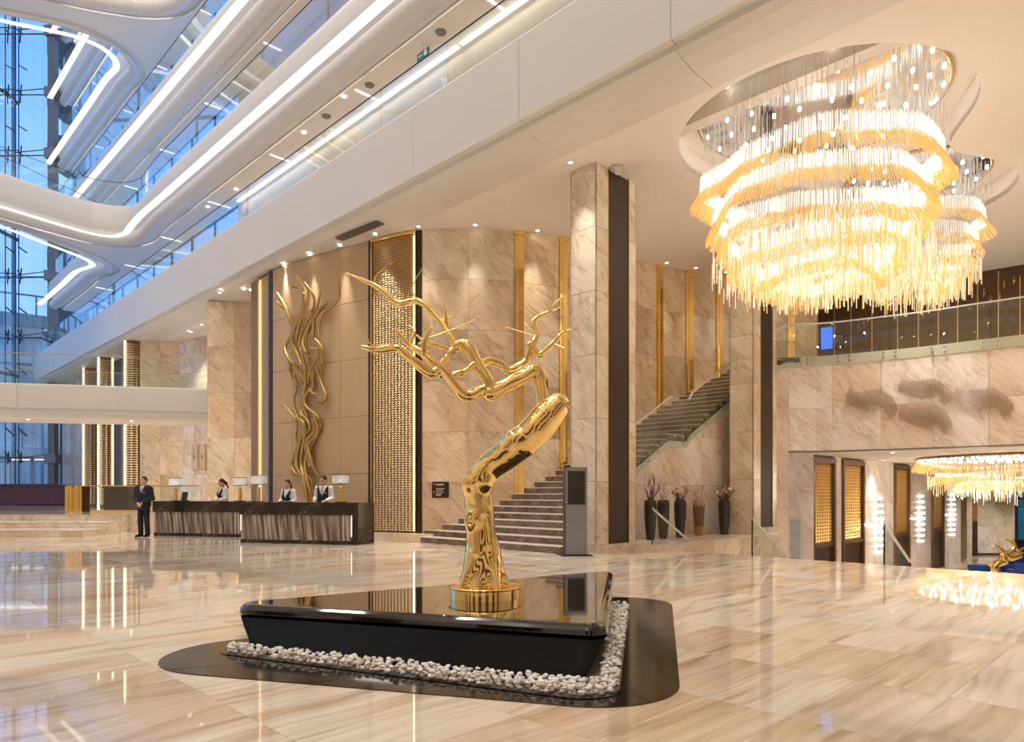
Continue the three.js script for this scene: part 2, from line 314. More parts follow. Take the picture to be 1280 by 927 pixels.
// the lower wall that carries the stair's outer edge and the mezzanine
const innerPath = new Path([[2.3, 16.65], [3.26, 17.45], [4.8, 18.8], [6.4, 20.1], [7.3, 20.75], [8.2, 21.25], [9.5, 21.4], [10.8, 20.75], [11.9, 20.05], [12.85, 19.25], [13.8, 18.45], [16, 16.2], [18.4, 13]]);
const wpx = x => { const s = wallPath.byPx(x); return [s, ...wallPath.at(s)]; };
const wallD = x => wpx(x)[2];

// shell: floor slab, back and side walls, roof
const grid = 1.09, gw = 0.55, P0 = 1.71, Q0 = 3.86;
{
  const floor = structGroup('floor', 'polished cream stone floor of large grained slabs in the lobby', 'floor');
  part('bed', slabGeo([[-32.5, -9], [21, -9], pq(FLOOR_EDGE - 0.02, -9.5), pq(FLOOR_EDGE - 0.02, 8.4), pq(FLOOR_EDGE - 0.02, 9.2), [3.0, 18.5], [9, 25], [9, 30], [-12, 30], [-12, 46], [-32.5, 46]], -0.4, -0.012), M.grout, floor);
  const inset = 0.0012, th = 0.012, variants = [];
  for (let k = 0; k < 24; k++) {
    const c = new Coll(), u0 = rnd() * 8, v0 = rnd() * 8, L = grid / 2 - inset, W = gw / 2 - inset;
    c.box(new THREE.Vector3(0, -th / 2, 0), AP, EY, AQ.clone().negate(), L, th / 2, W);
    const g = c.geo(), u = g.attributes.uv, base = 16;       // the fifth quad is the top face
    for (let i = 0; i < 4; i++) u.setXY(base + i, u0 + u.getX(base + i), v0 + u.getY(base + i));
    variants.push(g);
  }
  const mats = [M.floor, M.floor, M.floorB, M.floorC], cells = [];
  const stepPoly = (X, D) => !(D > 22.2 && X < -9.5) && !(X + D > 15.3 && D > 17.2 && D - X > 16 && false);
  for (let a = -14; a < 12; a++) for (let b = -40; b < 90; b++) {
    const p0 = P0 + a * grid, q0 = Q0 + b * gw, [X, D] = pq(p0 + grid / 2, q0 + gw / 2);
    if (p0 + grid > FLOOR_EDGE + 0.6) continue; if (X < -32 || X > 20 || D < -8.6 || D > 30) continue; if (D > 23.5 && X < -9) continue; if (D > 26) continue;
    if (X * 0.8 + D * 0.25 > 13) continue;
    const s = D > 1.2 ? 640 + FOCAL * X / D : -999, y = D > 1.2 ? HORIZON + FOCAL * EYE / D : 9999;
    const seen = s > -60 && s < 1340 && y < 990, size = seen ? 1 / (D * D * D) * 100 : 0;
    cells.push({ p0, q0, X, D, size, cut: p0 + grid > FLOOR_EDGE });
  }
  cells.sort((x, y) => y.size - x.size);
  const rest = [];
  cells.forEach((c, i) => {
    const v = Math.floor(rnd() * 24), m = Math.floor(rnd() * 4);
    if (c.cut) { const g = pqBox(c.p0 + inset, FLOOR_EDGE - inset, c.q0 + inset, c.q0 + gw - inset, -th, 0); if (i < 290) part('tile', uvShift(g, v * 0.7, m), mats[m], floor); else rest[m] = [...(rest[m] || []), uvShift(g, v * 0.7, m)]; return; }
    if (i < 290) { const t = part('tile', variants[v], mats[m], floor); t.position.copy(V(c.X, 0, c.D)); }
    else (rest[m] ||= []).push(variants[v].clone().translate(c.X, 0, -c.D));
  });
  rest.forEach((r, m) => { const t = part('tile_field', mergeGeometries(r), mats[m], floor); t.userData.kind = 'stuff'; });
}
{ const w = structGroup('wall_south', 'stone wall with tall dark panels closing the atrium behind the viewer', 'wall'); part('face', boxGeo(-32.8, 26.6, -2.8, 36.4, -9.3, -9), M.wall, w); for (let i = 0; i < 9; i++) part('dark_panel', boxGeo(-30 + i * 6.2, -27.4 + i * 6.2, 0, i % 2 ? 7.5 : 12, -9, -8.94), M.brownWall, w); }
struct('wall_east', boxGeo(38, 38.3, -2.8, 8.42, 9, 46.3), M.plaster, 'plain plaster wall closing the lower hall on its far side');
{ const w = structGroup('wall_side', 'stone wall closing the lobby beyond the chandeliers', 'wall'); part('face', boxGeo(20, 20.3, -0.4, H + 0.1, -9, 9.3), M.wall, w); part('return', boxGeo(20, 38, -2.8, H + 0.1, 8.9, 9.2), M.wall, w); }
struct('wall_north', boxGeo(-16, 38, -2.8, 8.42, 46, 46.3), M.plaster, 'plain plaster wall closing the building at the back');
struct('ceiling_roof', slabGeo([[-32.8, -9.3], pq(12.15, -25.3), pq(12.15, 53.3), [-46.3, 46.3], [-46.3, 44], [-32.8, 44]], 36, 36.4), M.soffit, 'flat plaster roof over the tall atrium', 'ceiling');

// ---------------------------------------------------------------- lobby ceiling with its recess for the two chandeliers
const CH = [{ X: 5.92, D: 13.35, r: 2.62 }, { X: 9.6, D: 16.4, r: 2.0 }];
function recessOutline(grow) {
  const [A, B] = CH, dx = B.X - A.X, dd = B.D - A.D, L = Math.hypot(dx, dd), ux = dx / L, ud = dd / L, rA = A.r + grow, rB = B.r + grow;
  const f = (t, w) => smin(Math.hypot(t, w) - rA, Math.hypot(t - L, w) - rB, 1.9);
  const left = [], right = [], N = 72; let t0 = -rA, t1 = L + rB; while (f(t0, 0) < 0) t0 -= 0.01; while (f(t1, 0) < 0) t1 += 0.01;
  for (let i = 0; i <= N; i++) {
    const t = t0 + (t1 - t0) * (0.5 - 0.5 * Math.cos(Math.PI * i / N)); let lo = 0, hi = 6; for (let k = 0; k < 40; k++) { const m = (lo + hi) / 2; if (f(t, m) < 0) lo = m; else hi = m; }
    left.push([A.X + ux * t - ud * lo, A.D + ud * t + ux * lo]); if (i > 0 && i < N) right.push([A.X + ux * t + ud * lo, A.D + ud * t - ux * lo]);
  }
  return [...left, ...right.reverse()];
}
const FASCIA = 9.55;
{
  const edge = FASCIA + 1.35, rim = [pq(edge, -13), pq(edge, 53.5)];
  const poly = [rim[0], [20.2, rim[0][1]], [20.2, 9], [38.2, 9], [38.2, 46], [rim[1][0], 46], rim[1]];
  const c = struct('ceiling', slabGeo(poly, H, H + 0.12, [recessOutline(0).reverse()]), M.soffit, 'cream lobby ceiling with a flowing recess around the chandeliers', 'ceiling');
  const out = recessOutline(0), P = new Coll();
  out.forEach((a, i) => { const b = out[(i + 1) % out.length]; P.quad(V(a[0], H, a[1]), V(b[0], H, b[1]), V(b[0], H + 0.5, b[1]), V(a[0], H + 0.5, a[1])); });
  part('recess_side', P.geo(), M.soffit, c);
  part('recess_top', slabGeo(recessOutline(0.05), H + 0.5, H + 0.58), M.soffit, c);
}

// ---------------------------------------------------------------- galleries of the atrium
function rowPanels(path, s0, s1, len, fn) { const n = Math.max(1, Math.round((s1 - s0) / len)), w = (s1 - s0) / n; for (let k = 0; k < n; k++) fn(s0 + k * w, s0 + (k + 1) * w, k); }
function glassRail(path, s0, s1, off, y0, y1, side, label, len = 1.78, mat = M.glass, capMat = M.steelDark) {
  const t = thing('glass_balustrade', label, 'balustrade', 'glass balustrades of the galleries');
  rowPanels(path, s0, s1, len, (a, b) => part('pane', bent(path, a + 0.009, b - 0.009, y0, y1, off - 0.006, off + 0.006, side, Math.max(1, Math.ceil((b - a) / 0.6))), mat, t));
  part('top_edge', bent(path, s0, s1, y1, y1 + 0.018, off - 0.012, off + 0.012, side, Math.ceil((s1 - s0) / 0.6)), capMat, t);
  return t;
}
const straight = (p, q0, q1) => new Path([pq(p, q0), pq(p, q1)], false);
// first gallery: flat white fascia over the lobby
{
  const path = straight(FASCIA, -11, 53.5), L = path.length;
  const g = structGroup('trim_1', 'tall flat white fascia band of the first gallery above the lobby', 'fascia');
  const prof = [[-1.4, 8.3], [-0.75, 8.31], [-0.35, 8.36], [-0.18, 8.43], [-0.16, 8.52], [0, 8.52], [0, 10.12], [-0.03, 10.17], [-0.25, 10.18]];
  rowPanels(path, 0, L, 3.4, (a, b) => part('panel', sweep(path, a + 0.004, b - 0.004, prof, 1, 5, false), M.white, g));
  part('core', pqBox(FASCIA + 0.2, FASCIA + 0.5, -11, 53.5, 8.55, 10.1), M.plaster, g);
  struct('floor_gallery', pqBox(FASCIA + 0.2, 12.0, -11, 53.5, 9.8, 10.0), M.plaster, 'floor slab of the first gallery behind the white fascia', 'floor');
  const wall = structGroup('wall_gallery', 'back wall of the galleries, plaster with gold fins, then glass', 'wall');
  part('face', pqBox(11.85, 12.15, -25.3, 27.5, 8.42, 36), M.plaster, wall);
  for (let q = 27.5; q < 53; q += 2.6) for (let y = 8.42; y < 36; y += 4.6) part('pane', pqBox(11.98, 12.0, q + 0.03, q + 2.57, y + 0.03, Math.min(36, y + 4.57)), M.glassBlue, wall);
  { const c = new Coll(), B = (q0, y0, q1, y1) => { const a = pq(11.95, q0), b = pq(11.95, q1); c.bar(V(a[0], y0, a[1]), V(b[0], y1, b[1]), 0.06, 0.08); }; for (let q = 27.5; q < 54; q += 2.6) B(q, 8.42, q, 36); for (let y = 13.0; y < 36; y += 4.6) B(27.5, y, 53.3, y); part('mullion_frame', c.geo(), M.steelDark, wall); }
  for (let q = 2; q < 27; q += 1.25) part('fin', pqBox(11.8, 11.85, q, q + 0.035, 10.02, 12.2), M.goldSatin, wall);
  part('panel', pqBox(11.78, 11.85, 2, 6.4, 10.05, 12.3), std(rgb(196, 158, 122), 0.5), wall);
  part('door_leaf', pqBox(11.74, 11.78, 5.6, 6.9, 10.0, 12.1), M.brown, wall);
  for (let q = 0; q < 27; q += 6.8) {                         // lit slot along the head of the first gallery's back wall
    part('slot_light', pqBox(11.6, 11.75, q + 0.05, q + 6.75, 12.9, 12.93), M.cove, wall); const [X, D] = pq(11.67, q + 3.4), l = new THREE.RectAreaLight(WARM, LIGHT.gallery, 6.6, 0.14); l.position.copy(V(X, 12.88, D));
    l.quaternion.setFromRotationMatrix(new THREE.Matrix4().makeBasis(AQ, EY.clone().cross(AQ), EY)); scene.add(l);
  }
  glassRail(path, 4.0, L - 0.5, -0.14, 10.15, 11.2, 1, 'frameless glass balustrade of the first gallery above the flat fascia');
}
// upper galleries: rounded fascias, a lit cove below each, bridges at two of them
const LEVELS = [
  { top: 14.8, p: 10.05, name: 'second', bridge: {
    near: [[-15.3, 29.5], [-16.3, 30.6], [-17.3, 31.7], [-18.3, 32.15], [-19.3, 31.8], [-20.2, 30.7], [-21.4, 28.8], [-23.6, 25.4], [-27, 21.5]],
    far: [[-27.5, 23.9], [-24.2, 27.3], [-22.25, 29.9], [-21.5, 32.4], [-21.1, 33.8], [-20.95, 35.1], [-21.35, 36.0]] } },
  { top: 19.25, p: 10.3, name: 'third' },
  { top: 23.7, p: 10.5, name: 'fourth', bridge: {
    near: [[-13.4, 28.25], [-14.3, 29.0], [-15.4, 29.25], [-17, 29.0], [-19, 28.3], [-24, 25.4], [-31, 21.5]],
    far: [[-31, 24.8], [-24, 28.5], [-22, 29.7], [-20.7, 30.2], [-19.4, 30.8], [-18.6, 31.7], [-18.4, 32.7], [-18.75, 33.7]] } },
  { top: 27.9, p: 10.6, name: 'fifth' },
  { top: 32.0, p: 10.7, name: 'sixth' },
];
const straightRun = path => path.pts.length === 2;
const QN = 3, QF = 51.4;
LEVELS.forEach((lv, li) => {
  const { top, p } = lv, bot = top - 1.85;
  const prof = [[-0.72, bot + 0.06], [-0.72, bot + 0.16], [-0.36, bot + 0.16], [-0.36, bot], [-0.22, bot - 0.02], [-0.06, bot + 0.08], [0.0, bot + 0.24], [0.0, bot + 0.4], [-0.06, bot + 0.5], [-0.14, bot + 0.58], [-0.12, bot + 0.66], [0.0, bot + 0.82], [0.04, bot + 1.1], [0.02, bot + 1.5], [-0.04, bot + 1.72], [-0.16, bot + 1.84], [-0.3, bot + 1.85]];
  const paths = [];
  if (lv.bridge) {
    const a = []; for (let q = QN; q < 40; q += 3) a.push(pq(p, q)); const b = []; const lastQ = (lv.bridge.far.at(-1)[1] - lv.bridge.far.at(-1)[0]) * S2; for (let q = lastQ + 1.6; q < QF; q += 3) b.push(pq(p, q)); b.push(pq(p, QF));
    const qb = (lv.bridge.near[0][1] - lv.bridge.near[0][0]) * S2; while (a.length && (a.at(-1)[1] - a.at(-1)[0]) * S2 > qb - 1) a.pop();
    paths.push(new Path([...a, ...lv.bridge.near], true, 500), new Path([...lv.bridge.far, ...b], true, 500));
  } else paths.push(straight(p, QN, QF));
  const g = structGroup(`trim_${li + 2}`, `rounded white fascia of the ${lv.name} gallery with a lit cove under it${lv.bridge ? ' and a curved bridge' : ''}`, 'fascia');
  for (const path of paths) {
    rowPanels(path, 0, path.length, 4.2, (a, b) => part('panel', sweep(path, a + 0.003, b - 0.003, prof, 1, 0.35), M.white, g));
    part('cove_light', sweep(path, 0.1, path.length - 0.1, [[-0.69, bot + 0.14], [-0.39, bot + 0.14]], -1, 0.4), M.cove, g);
    // the cove's tubes: a row of area lights of the same width facing down
    rowPanels(path, 0.4, path.length - 0.4, straightRun(path) ? 16 : 7, (a, b) => { const [X, D, tx, td] = path.at((a + b) / 2), o = -0.54, pos = V(X - td * o, bot + 0.12, D + tx * o), l = new THREE.RectAreaLight(SOFTWHITE, LIGHT.cove, (b - a) * 0.96, 0.28);
      l.position.copy(pos); const z = EY.clone(), x = new THREE.Vector3(tx, 0, -td), y = z.clone().cross(x); l.quaternion.setFromRotationMatrix(new THREE.Matrix4().makeBasis(x, y, z)); scene.add(l); });
    glassRail(path, 0.05, path.length - 0.3, -0.16, top - 0.02, top + 1.06, 1, `frameless glass balustrade of the ${lv.name} gallery${paths.length > 1 ? (path === paths[0] ? ' before its bridge' : ' beyond its bridge') : ''}`);
  }
  // soffit and deck of the gallery (with its bridge)
  const edge = (path, o) => { const r = []; for (let k = 0; k <= 80; k++) { const [X, D, tx, td] = path.at(path.length * k / 80); r.push([X - td * o, D + tx * o]); } return r; };
  const poly = [...paths.flatMap(x => edge(x, -0.71)), pq(11.85, QF), pq(11.85, QN)];
  part('soffit', slabGeo(poly, bot + 0.06, bot + 0.14), M.soffit, g);
  part('deck', slabGeo([...paths.flatMap(x => edge(x, -0.2)), pq(11.85, QF), pq(11.85, QN)], bot + 1.6, bot + 1.7), M.soffit, g);
  // thin light bars across the gallery ceiling
  for (let q = 6.5 + li; q < 48; q += 5.4) part('light_bar', pqBox(p + 0.85, 11.8, q, q + 0.07, bot + 0.03, bot + 0.06), M.cove, g);
});
{ // small fittings on the gallery ceiling over the first gallery
  const y = LEVELS[0].top - 1.85 + 0.06, put = (px, py, r, name, label, cat, group, mat) => {
    const D = FOCAL * (y - EYE) / (HORIZON - py), X = ratio(px) * D, g = new THREE.CylinderGeometry(r, r * 0.92, 0.03, 16); g.translate(X, y - 0.015, -D); return solid(name, g, mat, label, cat, group); };
  for (const [x, z] of [[380, 165], [295, 236], [260, 258], [430, 120]]) put(x, z, 0.06, 'downlight', 'small recessed downlight in the first gallery ceiling', 'downlight', 'downlights over the first gallery', M.lamp);
  for (const [x, z] of [[551, 40], [462, 106], [408, 145]]) put(x, z, 0.14, 'ceiling_speaker', 'round grey speaker grille in the gallery ceiling', 'speaker', 'gallery ceiling speakers', M.grey);
  const D = FOCAL * (y - 0.25 - EYE) / (HORIZON - 66), X = ratio(529) * D, t = thing('exit_sign', 'small teal exit sign hanging from the gallery ceiling', 'sign');
  const c = new Coll(); c.box(V(X, y - 0.3, D), AQ, EY, AP.clone().negate(), 0.24, 0.1, 0.02); part('housing', c.geo(), std(rgb(24, 128, 128), 0.4), t);
  const d = new Coll(), ctr = V(X, y - 0.3, D).addScaledVector(AP, -0.024); d.box(ctr.clone().addScaledVector(AQ, -0.12), AQ, EY, AP.clone().negate(), 0.055, 0.06, 0.003); d.bar(ctr.clone().addScaledVector(AQ, 0.02), ctr.clone().addScaledVector(AQ, 0.18), 0.03, 0.004, AP); part('pictogram', d.geo(), std(rgb(236, 246, 243), 0.4), t);
  const e = new Coll(); e.bar(V(X, y - 0.2, D), V(X, y, D), 0.02, 0.02); part('rod', e.geo(), M.steel, t);
}

// ---------------------------------------------------------------- glass walls: atrium end wall and the side facing the street
{
  const D = 44.2, X0 = -46, X1 = -29.1;
  const g = structGroup('window_1', 'tall cable-stayed glass end wall of the atrium with dusk sky behind', 'window');
  for (let i = 0; i < 8; i++) for (let j = 0; j < 11; j++) { const w = 2.1, h = 3.45, x = X1 - (i + 1) * w, y = 0.6 + j * h; if (j === 0 && i > 0 && i < 2) continue; part('pane', boxGeo(x + 0.012, x + w - 0.012, y + 0.012, y + h - 0.012, D, D + 0.02), M.glassBlue, g); }
  const c = new Coll(), tr = new Coll();
  c.bar(V(X1 - 0.05, 0.6, D - 0.5), V(X1 - 0.05, 36, D - 0.5), 0.42, 0.42);
  part('column', c.geo(), std(rgb(118, 118, 118), 0.5, 0.3), g);
  for (const x of [-31.15, -31.35, -32.0]) tr.bar(V(x, 0.6, D - 0.75), V(x, 36, D - 0.75), 0.045, 0.045);
  for (let y = 3.5; y < 35; y += 3.86) {
    tr.bar(V(X0, y, D - 0.4), V(X1, y, D - 0.4), 0.05, 0.05); tr.bar(V(X0, y + 0.5, D - 0.9), V(-31.2, y + 0.05, D - 0.9), 0.045, 0.045); tr.bar(V(-31.2, y - 0.05, D - 0.9), V(X1, y + 0.32, D - 0.6), 0.045, 0.045); tr.bar(V(X0, y - 0.45, D - 0.9), V(X1, y - 0.1, D - 0.6), 0.04, 0.04);
    for (const x of [-31.25, -32.05]) { tr.bar(V(x - 0.5, y + 0.55, D - 0.02), V(x + 0.35, y - 0.25, D - 0.8), 0.07, 0.07); tr.bar(V(x - 0.35, y - 0.3, D - 0.02), V(x + 0.3, y + 0.4, D - 0.8), 0.07, 0.07); tr.bar(V(x - 0.25, y - 1.9, D - 0.3), V(x + 0.5, y - 2.4, D - 0.6), 0.07, 0.07); }
    const n = new Coll(); n.box(V(X1 - 0.05, y, D - 0.5), EX, EY, EZ, 0.36, 0.3, 0.34); part('bracket', n.geo(), M.grey, g);
  }
  part('cable_truss', tr.geo(), std(rgb(70, 70, 70), 0.5, 0.4), g);
  // entrance doors
  const d = structGroup('door_1', 'pair of tall framed glass entrance doors in the end wall', 'door');
  for (const [x0, x1] of [[-32.1, -30.75], [-30.65, -29.3]]) {
    const f = new Coll(), z = D - 0.1; f.bar(V(x0, 0.6, z), V(x0, 3.6, z), 0.14, 0.1); f.bar(V(x1, 0.6, z), V(x1, 3.6, z), 0.14, 0.1); f.bar(V(x0, 3.6, z), V(x1, 3.6, z), 0.14, 0.1, EZ); f.bar(V(x0, 0.7, z), V(x1, 0.7, z), 0.16, 0.1, EZ);
    const leaf = part('door_leaf', f.geo(), std(rgb(164, 164, 164), 0.4, 0.4), d); part('pane', boxGeo(x0 + 0.07, x1 - 0.07, 0.75, 3.53, D - 0.11, D - 0.09), M.glassBlue, leaf);
    part('light_line', boxGeo(x0 + 0.1, x1 - 0.1, 3.42, 3.5, D - 0.2, D - 0.16), glow(new THREE.Color(1, 0.97, 0.93), 1.5), leaf);
  }
  const l = thing('soffit_light', 'thin white light line above the entrance glass', 'light'); part('tube', boxGeo(X0, X1 - 0.4, 5.9, 5.98, D - 0.5, D - 0.42), glow(new THREE.Color(1, 0.97, 0.93), 1.6), l);
  // long glass side of the atrium, out of frame on the street side
  const w2 = structGroup('window_2', 'long glass side of the atrium facing the street', 'window');
  for (let d0 = 18; d0 < 45; d0 += 4.5) for (let y = 0; y < 34; y += 9) part('pane', boxGeo(-32.52, -32.5, y + 0.04, y + 8.96, d0 + 0.04, d0 + 4.46), M.glassBlue, w2);
  const m2 = new Coll(); for (let d0 = 18; d0 <= 45.1; d0 += 4.5) m2.bar(V(-32.6, 0, d0), V(-32.6, 36, d0), 0.12, 0.2); for (let y = 0; y < 37; y += 9) m2.bar(V(-32.6, y, 18), V(-32.6, y, 45.4), 0.12, 0.2); struct('wall_west', boxGeo(-32.8, -32.5, -0.4, 36, -9, 18), M.plaster, 'plain plaster wall of the atrium on the street side'); part('mullion_frame', m2.geo(), M.steelDark, w2);
}
// outside the glass: paving, a rounded glass volume with a roof terrace
{
  struct('ground_outside', boxGeo(-140, -32.9, -0.6, -0.1, -60, 120), std(rgb(112, 108, 102), 0.8), 'stone paving outside the glass walls at dusk', 'ground');
  const t = thing('glass_pavilion', 'round glass-clad building outside with a railed roof terrace', 'building'), cx = -46, cd = 66, blue = std(rgb(196, 200, 202), 0.15, 0.35), R = 12.5;
  const cyl = new THREE.CylinderGeometry(R, R, 15.0, 64, 1); cyl.translate(cx, 7.2, -cd); part('body', cyl, blue, t);
  const slab = new THREE.CylinderGeometry(R + 0.7, R + 0.3, 0.9, 64); slab.translate(cx, 15.2, -cd); part('roof_slab', slab, std(rgb(150, 150, 148), 0.5), t);
  for (const y of [4.2, 8.2, 11.7]) { const b = new THREE.TorusGeometry(R + 0.02, 0.12, 6, 64); b.rotateX(Math.PI / 2); b.translate(cx, y, -cd); part('floor_band', b, std(rgb(96, 96, 96), 0.5), t); }
  const c = new Coll(); for (let k = 0; k < 60; k++) { const a = k / 60 * Math.PI * 2, b = (k + 1) / 60 * Math.PI * 2, q = (u, y) => V(cx + Math.cos(u) * (R + 0.5), y, cd + Math.sin(u) * (R + 0.5)); c.bar(q(a, 15.6), q(a, 17.2), 0.09, 0.09); c.bar(q(a, 17.2), q(b, 17.2), 0.12, 0.12); }
  part('railing', c.geo(), std(rgb(110, 110, 110), 0.5), t);
  const paneMat = [std(rgb(186, 190, 192), 0.08, 0.4), std(rgb(222, 225, 226), 0.08, 0.4)];
  for (const y of [0.9, 4.9, 8.9, 12.3]) for (let k = 0; k < 24; k++) { const a = -Math.PI / 2 + (k - 6) * 0.12, q = V(cx + Math.cos(a) * (R + 0.03), y + 1.4, cd + Math.sin(a) * (R + 0.03)), n = new Coll(); n.box(q, new THREE.Vector3(-Math.sin(a), 0, -Math.cos(a)), EY, new THREE.Vector3(Math.cos(a), 0, -Math.sin(a)), 0.66, 1.3, 0.03); part('window', n.geo(), paneMat[k % 3 ? 0 : 1], t); }
  // rounded slab ends of the galleries outside the end wall
  for (const py of [57, 121, 190, 323, 392]) { const D = 45.2, x0 = ratio(61) * D, x1 = ratio(93) * D, y0 = hAt(py + 19, D), y1 = hAt(py - 19, D), q = new THREE.Shape(), r = 0.55;
    q.moveTo(x1, y0); q.lineTo(x1, y1); q.lineTo(x0 + r, y1); q.quadraticCurveTo(x0, y1, x0, y1 - r); q.lineTo(x0, y0 + r); q.quadraticCurveTo(x0, y0, x0 + r, y0); q.lineTo(x1, y0);
    const e = new THREE.ExtrudeGeometry(q, { depth: 1.4, bevelEnabled: true, bevelSize: 0.1, bevelThickness: 0.1, bevelSegments: 3 }); e.translate(0, 0, -D - 1.4); solid('slab_end', e, std(rgb(120, 120, 122), 0.45), 'rounded slab end of a gallery jutting out beyond the glass end wall', 'slab', 'gallery slab ends outside the glass'); }
}

// ---------------------------------------------------------------- the curved wall behind reception and the stair
const MEZ = 5.55, WX0 = x => wallPath.byPx(x);
const wallBack = structGroup('wall_back', 'long curved stone wall behind the reception desks and the grand stair', 'wall');
part('core', bent(wallPath, WX0(960), wallPath.length, MEZ - 1.4, H, -0.5, -0.03, -1, 12), M.joint, wallBack);
part('core', bent(wallPath, 0, WX0(960), -0.3, H, -0.5, -0.03, -1, 80), M.joint, wallBack);
const PL = 0.22;                                              // plinth under the wall
part('plinth', bent(wallPath, 0, wallPath.byPx(545), 0, PL, -0.1, 0.34, -1, 30), M.wall, wallBack);
function slabs(path, sA, sB, y0, y1, wide, tall, off, thick, side, mats, parent, name = 'slab', gap = 0.004) {
  const nx = Math.max(1, Math.round((sB - sA) / wide)), ny = Math.max(1, Math.round((y1 - y0) / tall)), w = (sB - sA) / nx, h = (y1 - y0) / ny;
  for (let i = 0; i < nx; i++) for (let j = 0; j < ny; j++) part(name, bent(path, sA + i * w + gap, sA + (i + 1) * w - gap, y0 + j * h + gap, y0 + (j + 1) * h - gap, off, off + thick, side, Math.max(1, Math.ceil(w / 0.45)), rnd() * 5, rnd() * 5), mats[Math.floor(rnd() * mats.length)], parent);
}
const WX = x => wallPath.byPx(x), WM = [M.wall, M.wallC, M.wallB, M.wallC, M.wallD];
for (const [a, b, wide] of [[527.5, 643, 1.25], [654.5, 699, 1.0], [708, 820, 1.2], [828, 857, 1.2], [866, 895, 1.2], [903, 984, 1.2], [993, 1021, 1.2]]) slabs(wallPath, WX(a), WX(b), a < 540 ? PL : a > 900 ? MEZ - 1.4 : 0, H, wide, 1.36, -0.03, 0.03, -1, WM, wallBack);
for (const [a, b] of [[337.3, 341], [461, 465.5], [522, 527.5]]) slabs(wallPath, WX(a), WX(b), PL, H, 1, 2.02, -0.03, 0.06, -1, [M.darkWall], wallBack, 'dark_strip');
{ // fabric panels
  const p = structGroup('wall_panelling', 'beige fabric wall panelling behind the gold ribbon sculpture', 'wall');
  slabs(wallPath, WX(341), WX(461), PL, H, 1.12, 1.62, -0.03, 0.035, -1, [M.cloth], p, 'panel', 0.006);
}
// gold pilasters with a small uplight head
[[643, 654.5], [699, 708], [820, 828], [857, 866], [895, 903], [984, 993]].forEach(([a, b], i) => {
  const t = thing('gold_pilaster', ['polished gold pilaster on the stone wall behind the tree crown', 'polished gold pilaster on the wall beside the square column', 'narrow gold pilaster above the stair, first after the square column', 'middle narrow gold pilaster above the stair', 'narrow gold pilaster above the top of the stair', 'gold pilaster on the upper wall by the mezzanine glass'][i], 'pilaster', 'gold pilasters');
  const s0 = WX(a), s1 = WX(b), m = (s0 + s1) / 2;
  const lowY = i === 5 ? MEZ : 0.2; part('shaft', bent(wallPath, s0, s1, lowY, H - 0.12, 0.002, 0.05, -1, 3), M.gold, t);
  part('ridge', bent(wallPath, m - (s1 - s0) * 0.16, m + (s1 - s0) * 0.16, lowY, H - 0.12, 0.05, 0.085, -1, 2), M.gold, t);
  part('cap', bent(wallPath, s0 - 0.01, s1 + 0.01, H - 0.12, H - 0.004, 0.002, 0.1, -1, 2), M.gold, t);
});
// lattice of small slanting gold blades
function latticeGeo(path, s0, s1, y0, y1, off, side, pair, pitch) {
  const c = new Coll(), n = Math.max(1, Math.round((s1 - s0) / (pair / 2))), w = (s1 - s0) / n;
  for (let i = 0; i < n; i++) { const s = s0 + (i + 0.5) * w, [X, D, tx, td] = path.at(s), nx = -td * side, nd = tx * side, T = new THREE.Vector3(tx, 0, -td), N = new THREE.Vector3(nx, 0, -nd), sl = i % 2 ? 1 : -1;
    const ax = T.clone().multiplyScalar(Math.cos(0.62)).addScaledVector(EY, sl * Math.sin(0.62)), ay = N.clone().cross(ax).normalize();
    for (let y = y0 + pitch / 2; y < y1 - pitch * 0.2; y += pitch) { const tilt = N.clone().addScaledVector(ay, 0.55).normalize(); c.box(V(X + nx * off, y, D + nd * off), ax, tilt.clone().cross(ax).normalize(), tilt, w * 0.56, pitch * 0.27, 0.008); } }
  return c.geo();
}
function ledLine(path, s, y0, y1, off, side, w, parent) {
  part('led_line', bent(path, s - w / 2, s + w / 2, y0, y1, off, off + 0.02, side, 1), M.led, parent);
  const [X, D, tx, td] = path.at(s), nx = -td * side, nd = tx * side, o = off + 0.03, l = new THREE.RectAreaLight(new THREE.Color(1, 0.78, 0.5), LIGHT.led, w, (y1 - y0) * 0.98);
  l.position.copy(V(X + nx * o, (y0 + y1) / 2, D + nd * o)); l.lookAt(V(X + nx * (o + 1), (y0 + y1) / 2, D + nd * (o + 1))); scene.add(l);
}
{
  const t = thing('lattice_screen', 'tall gold lattice screen with a light line beside the reception panelling', 'screen'), a = WX(466), b = WX(521.5);
  part('backing', bent(wallPath, a, b, PL, H - 0.02, -0.03, -0.02, -1, 6), M.latticeBack, t);
  const l = part('lattice', latticeGeo(wallPath, a + 0.05, b - 0.12, PL + 0.04, H - 0.1, 0.03, -1, 0.11, 0.062), M.lattice, t); l.userData.kind = 'stuff';
  for (const s of [a + 0.015, b - 0.015]) part('edge', bent(wallPath, s - 0.015, s + 0.015, PL, H - 0.01, -0.03, 0.09, -1, 1), M.goldSatin, t);
  part('head', bent(wallPath, a, b, H - 0.1, H - 0.02, -0.03, 0.09, -1, 4), M.goldSatin, t);
  ledLine(wallPath, b - 0.075, PL + 0.05, H - 0.12, 0.0, -1, 0.06, t);
}
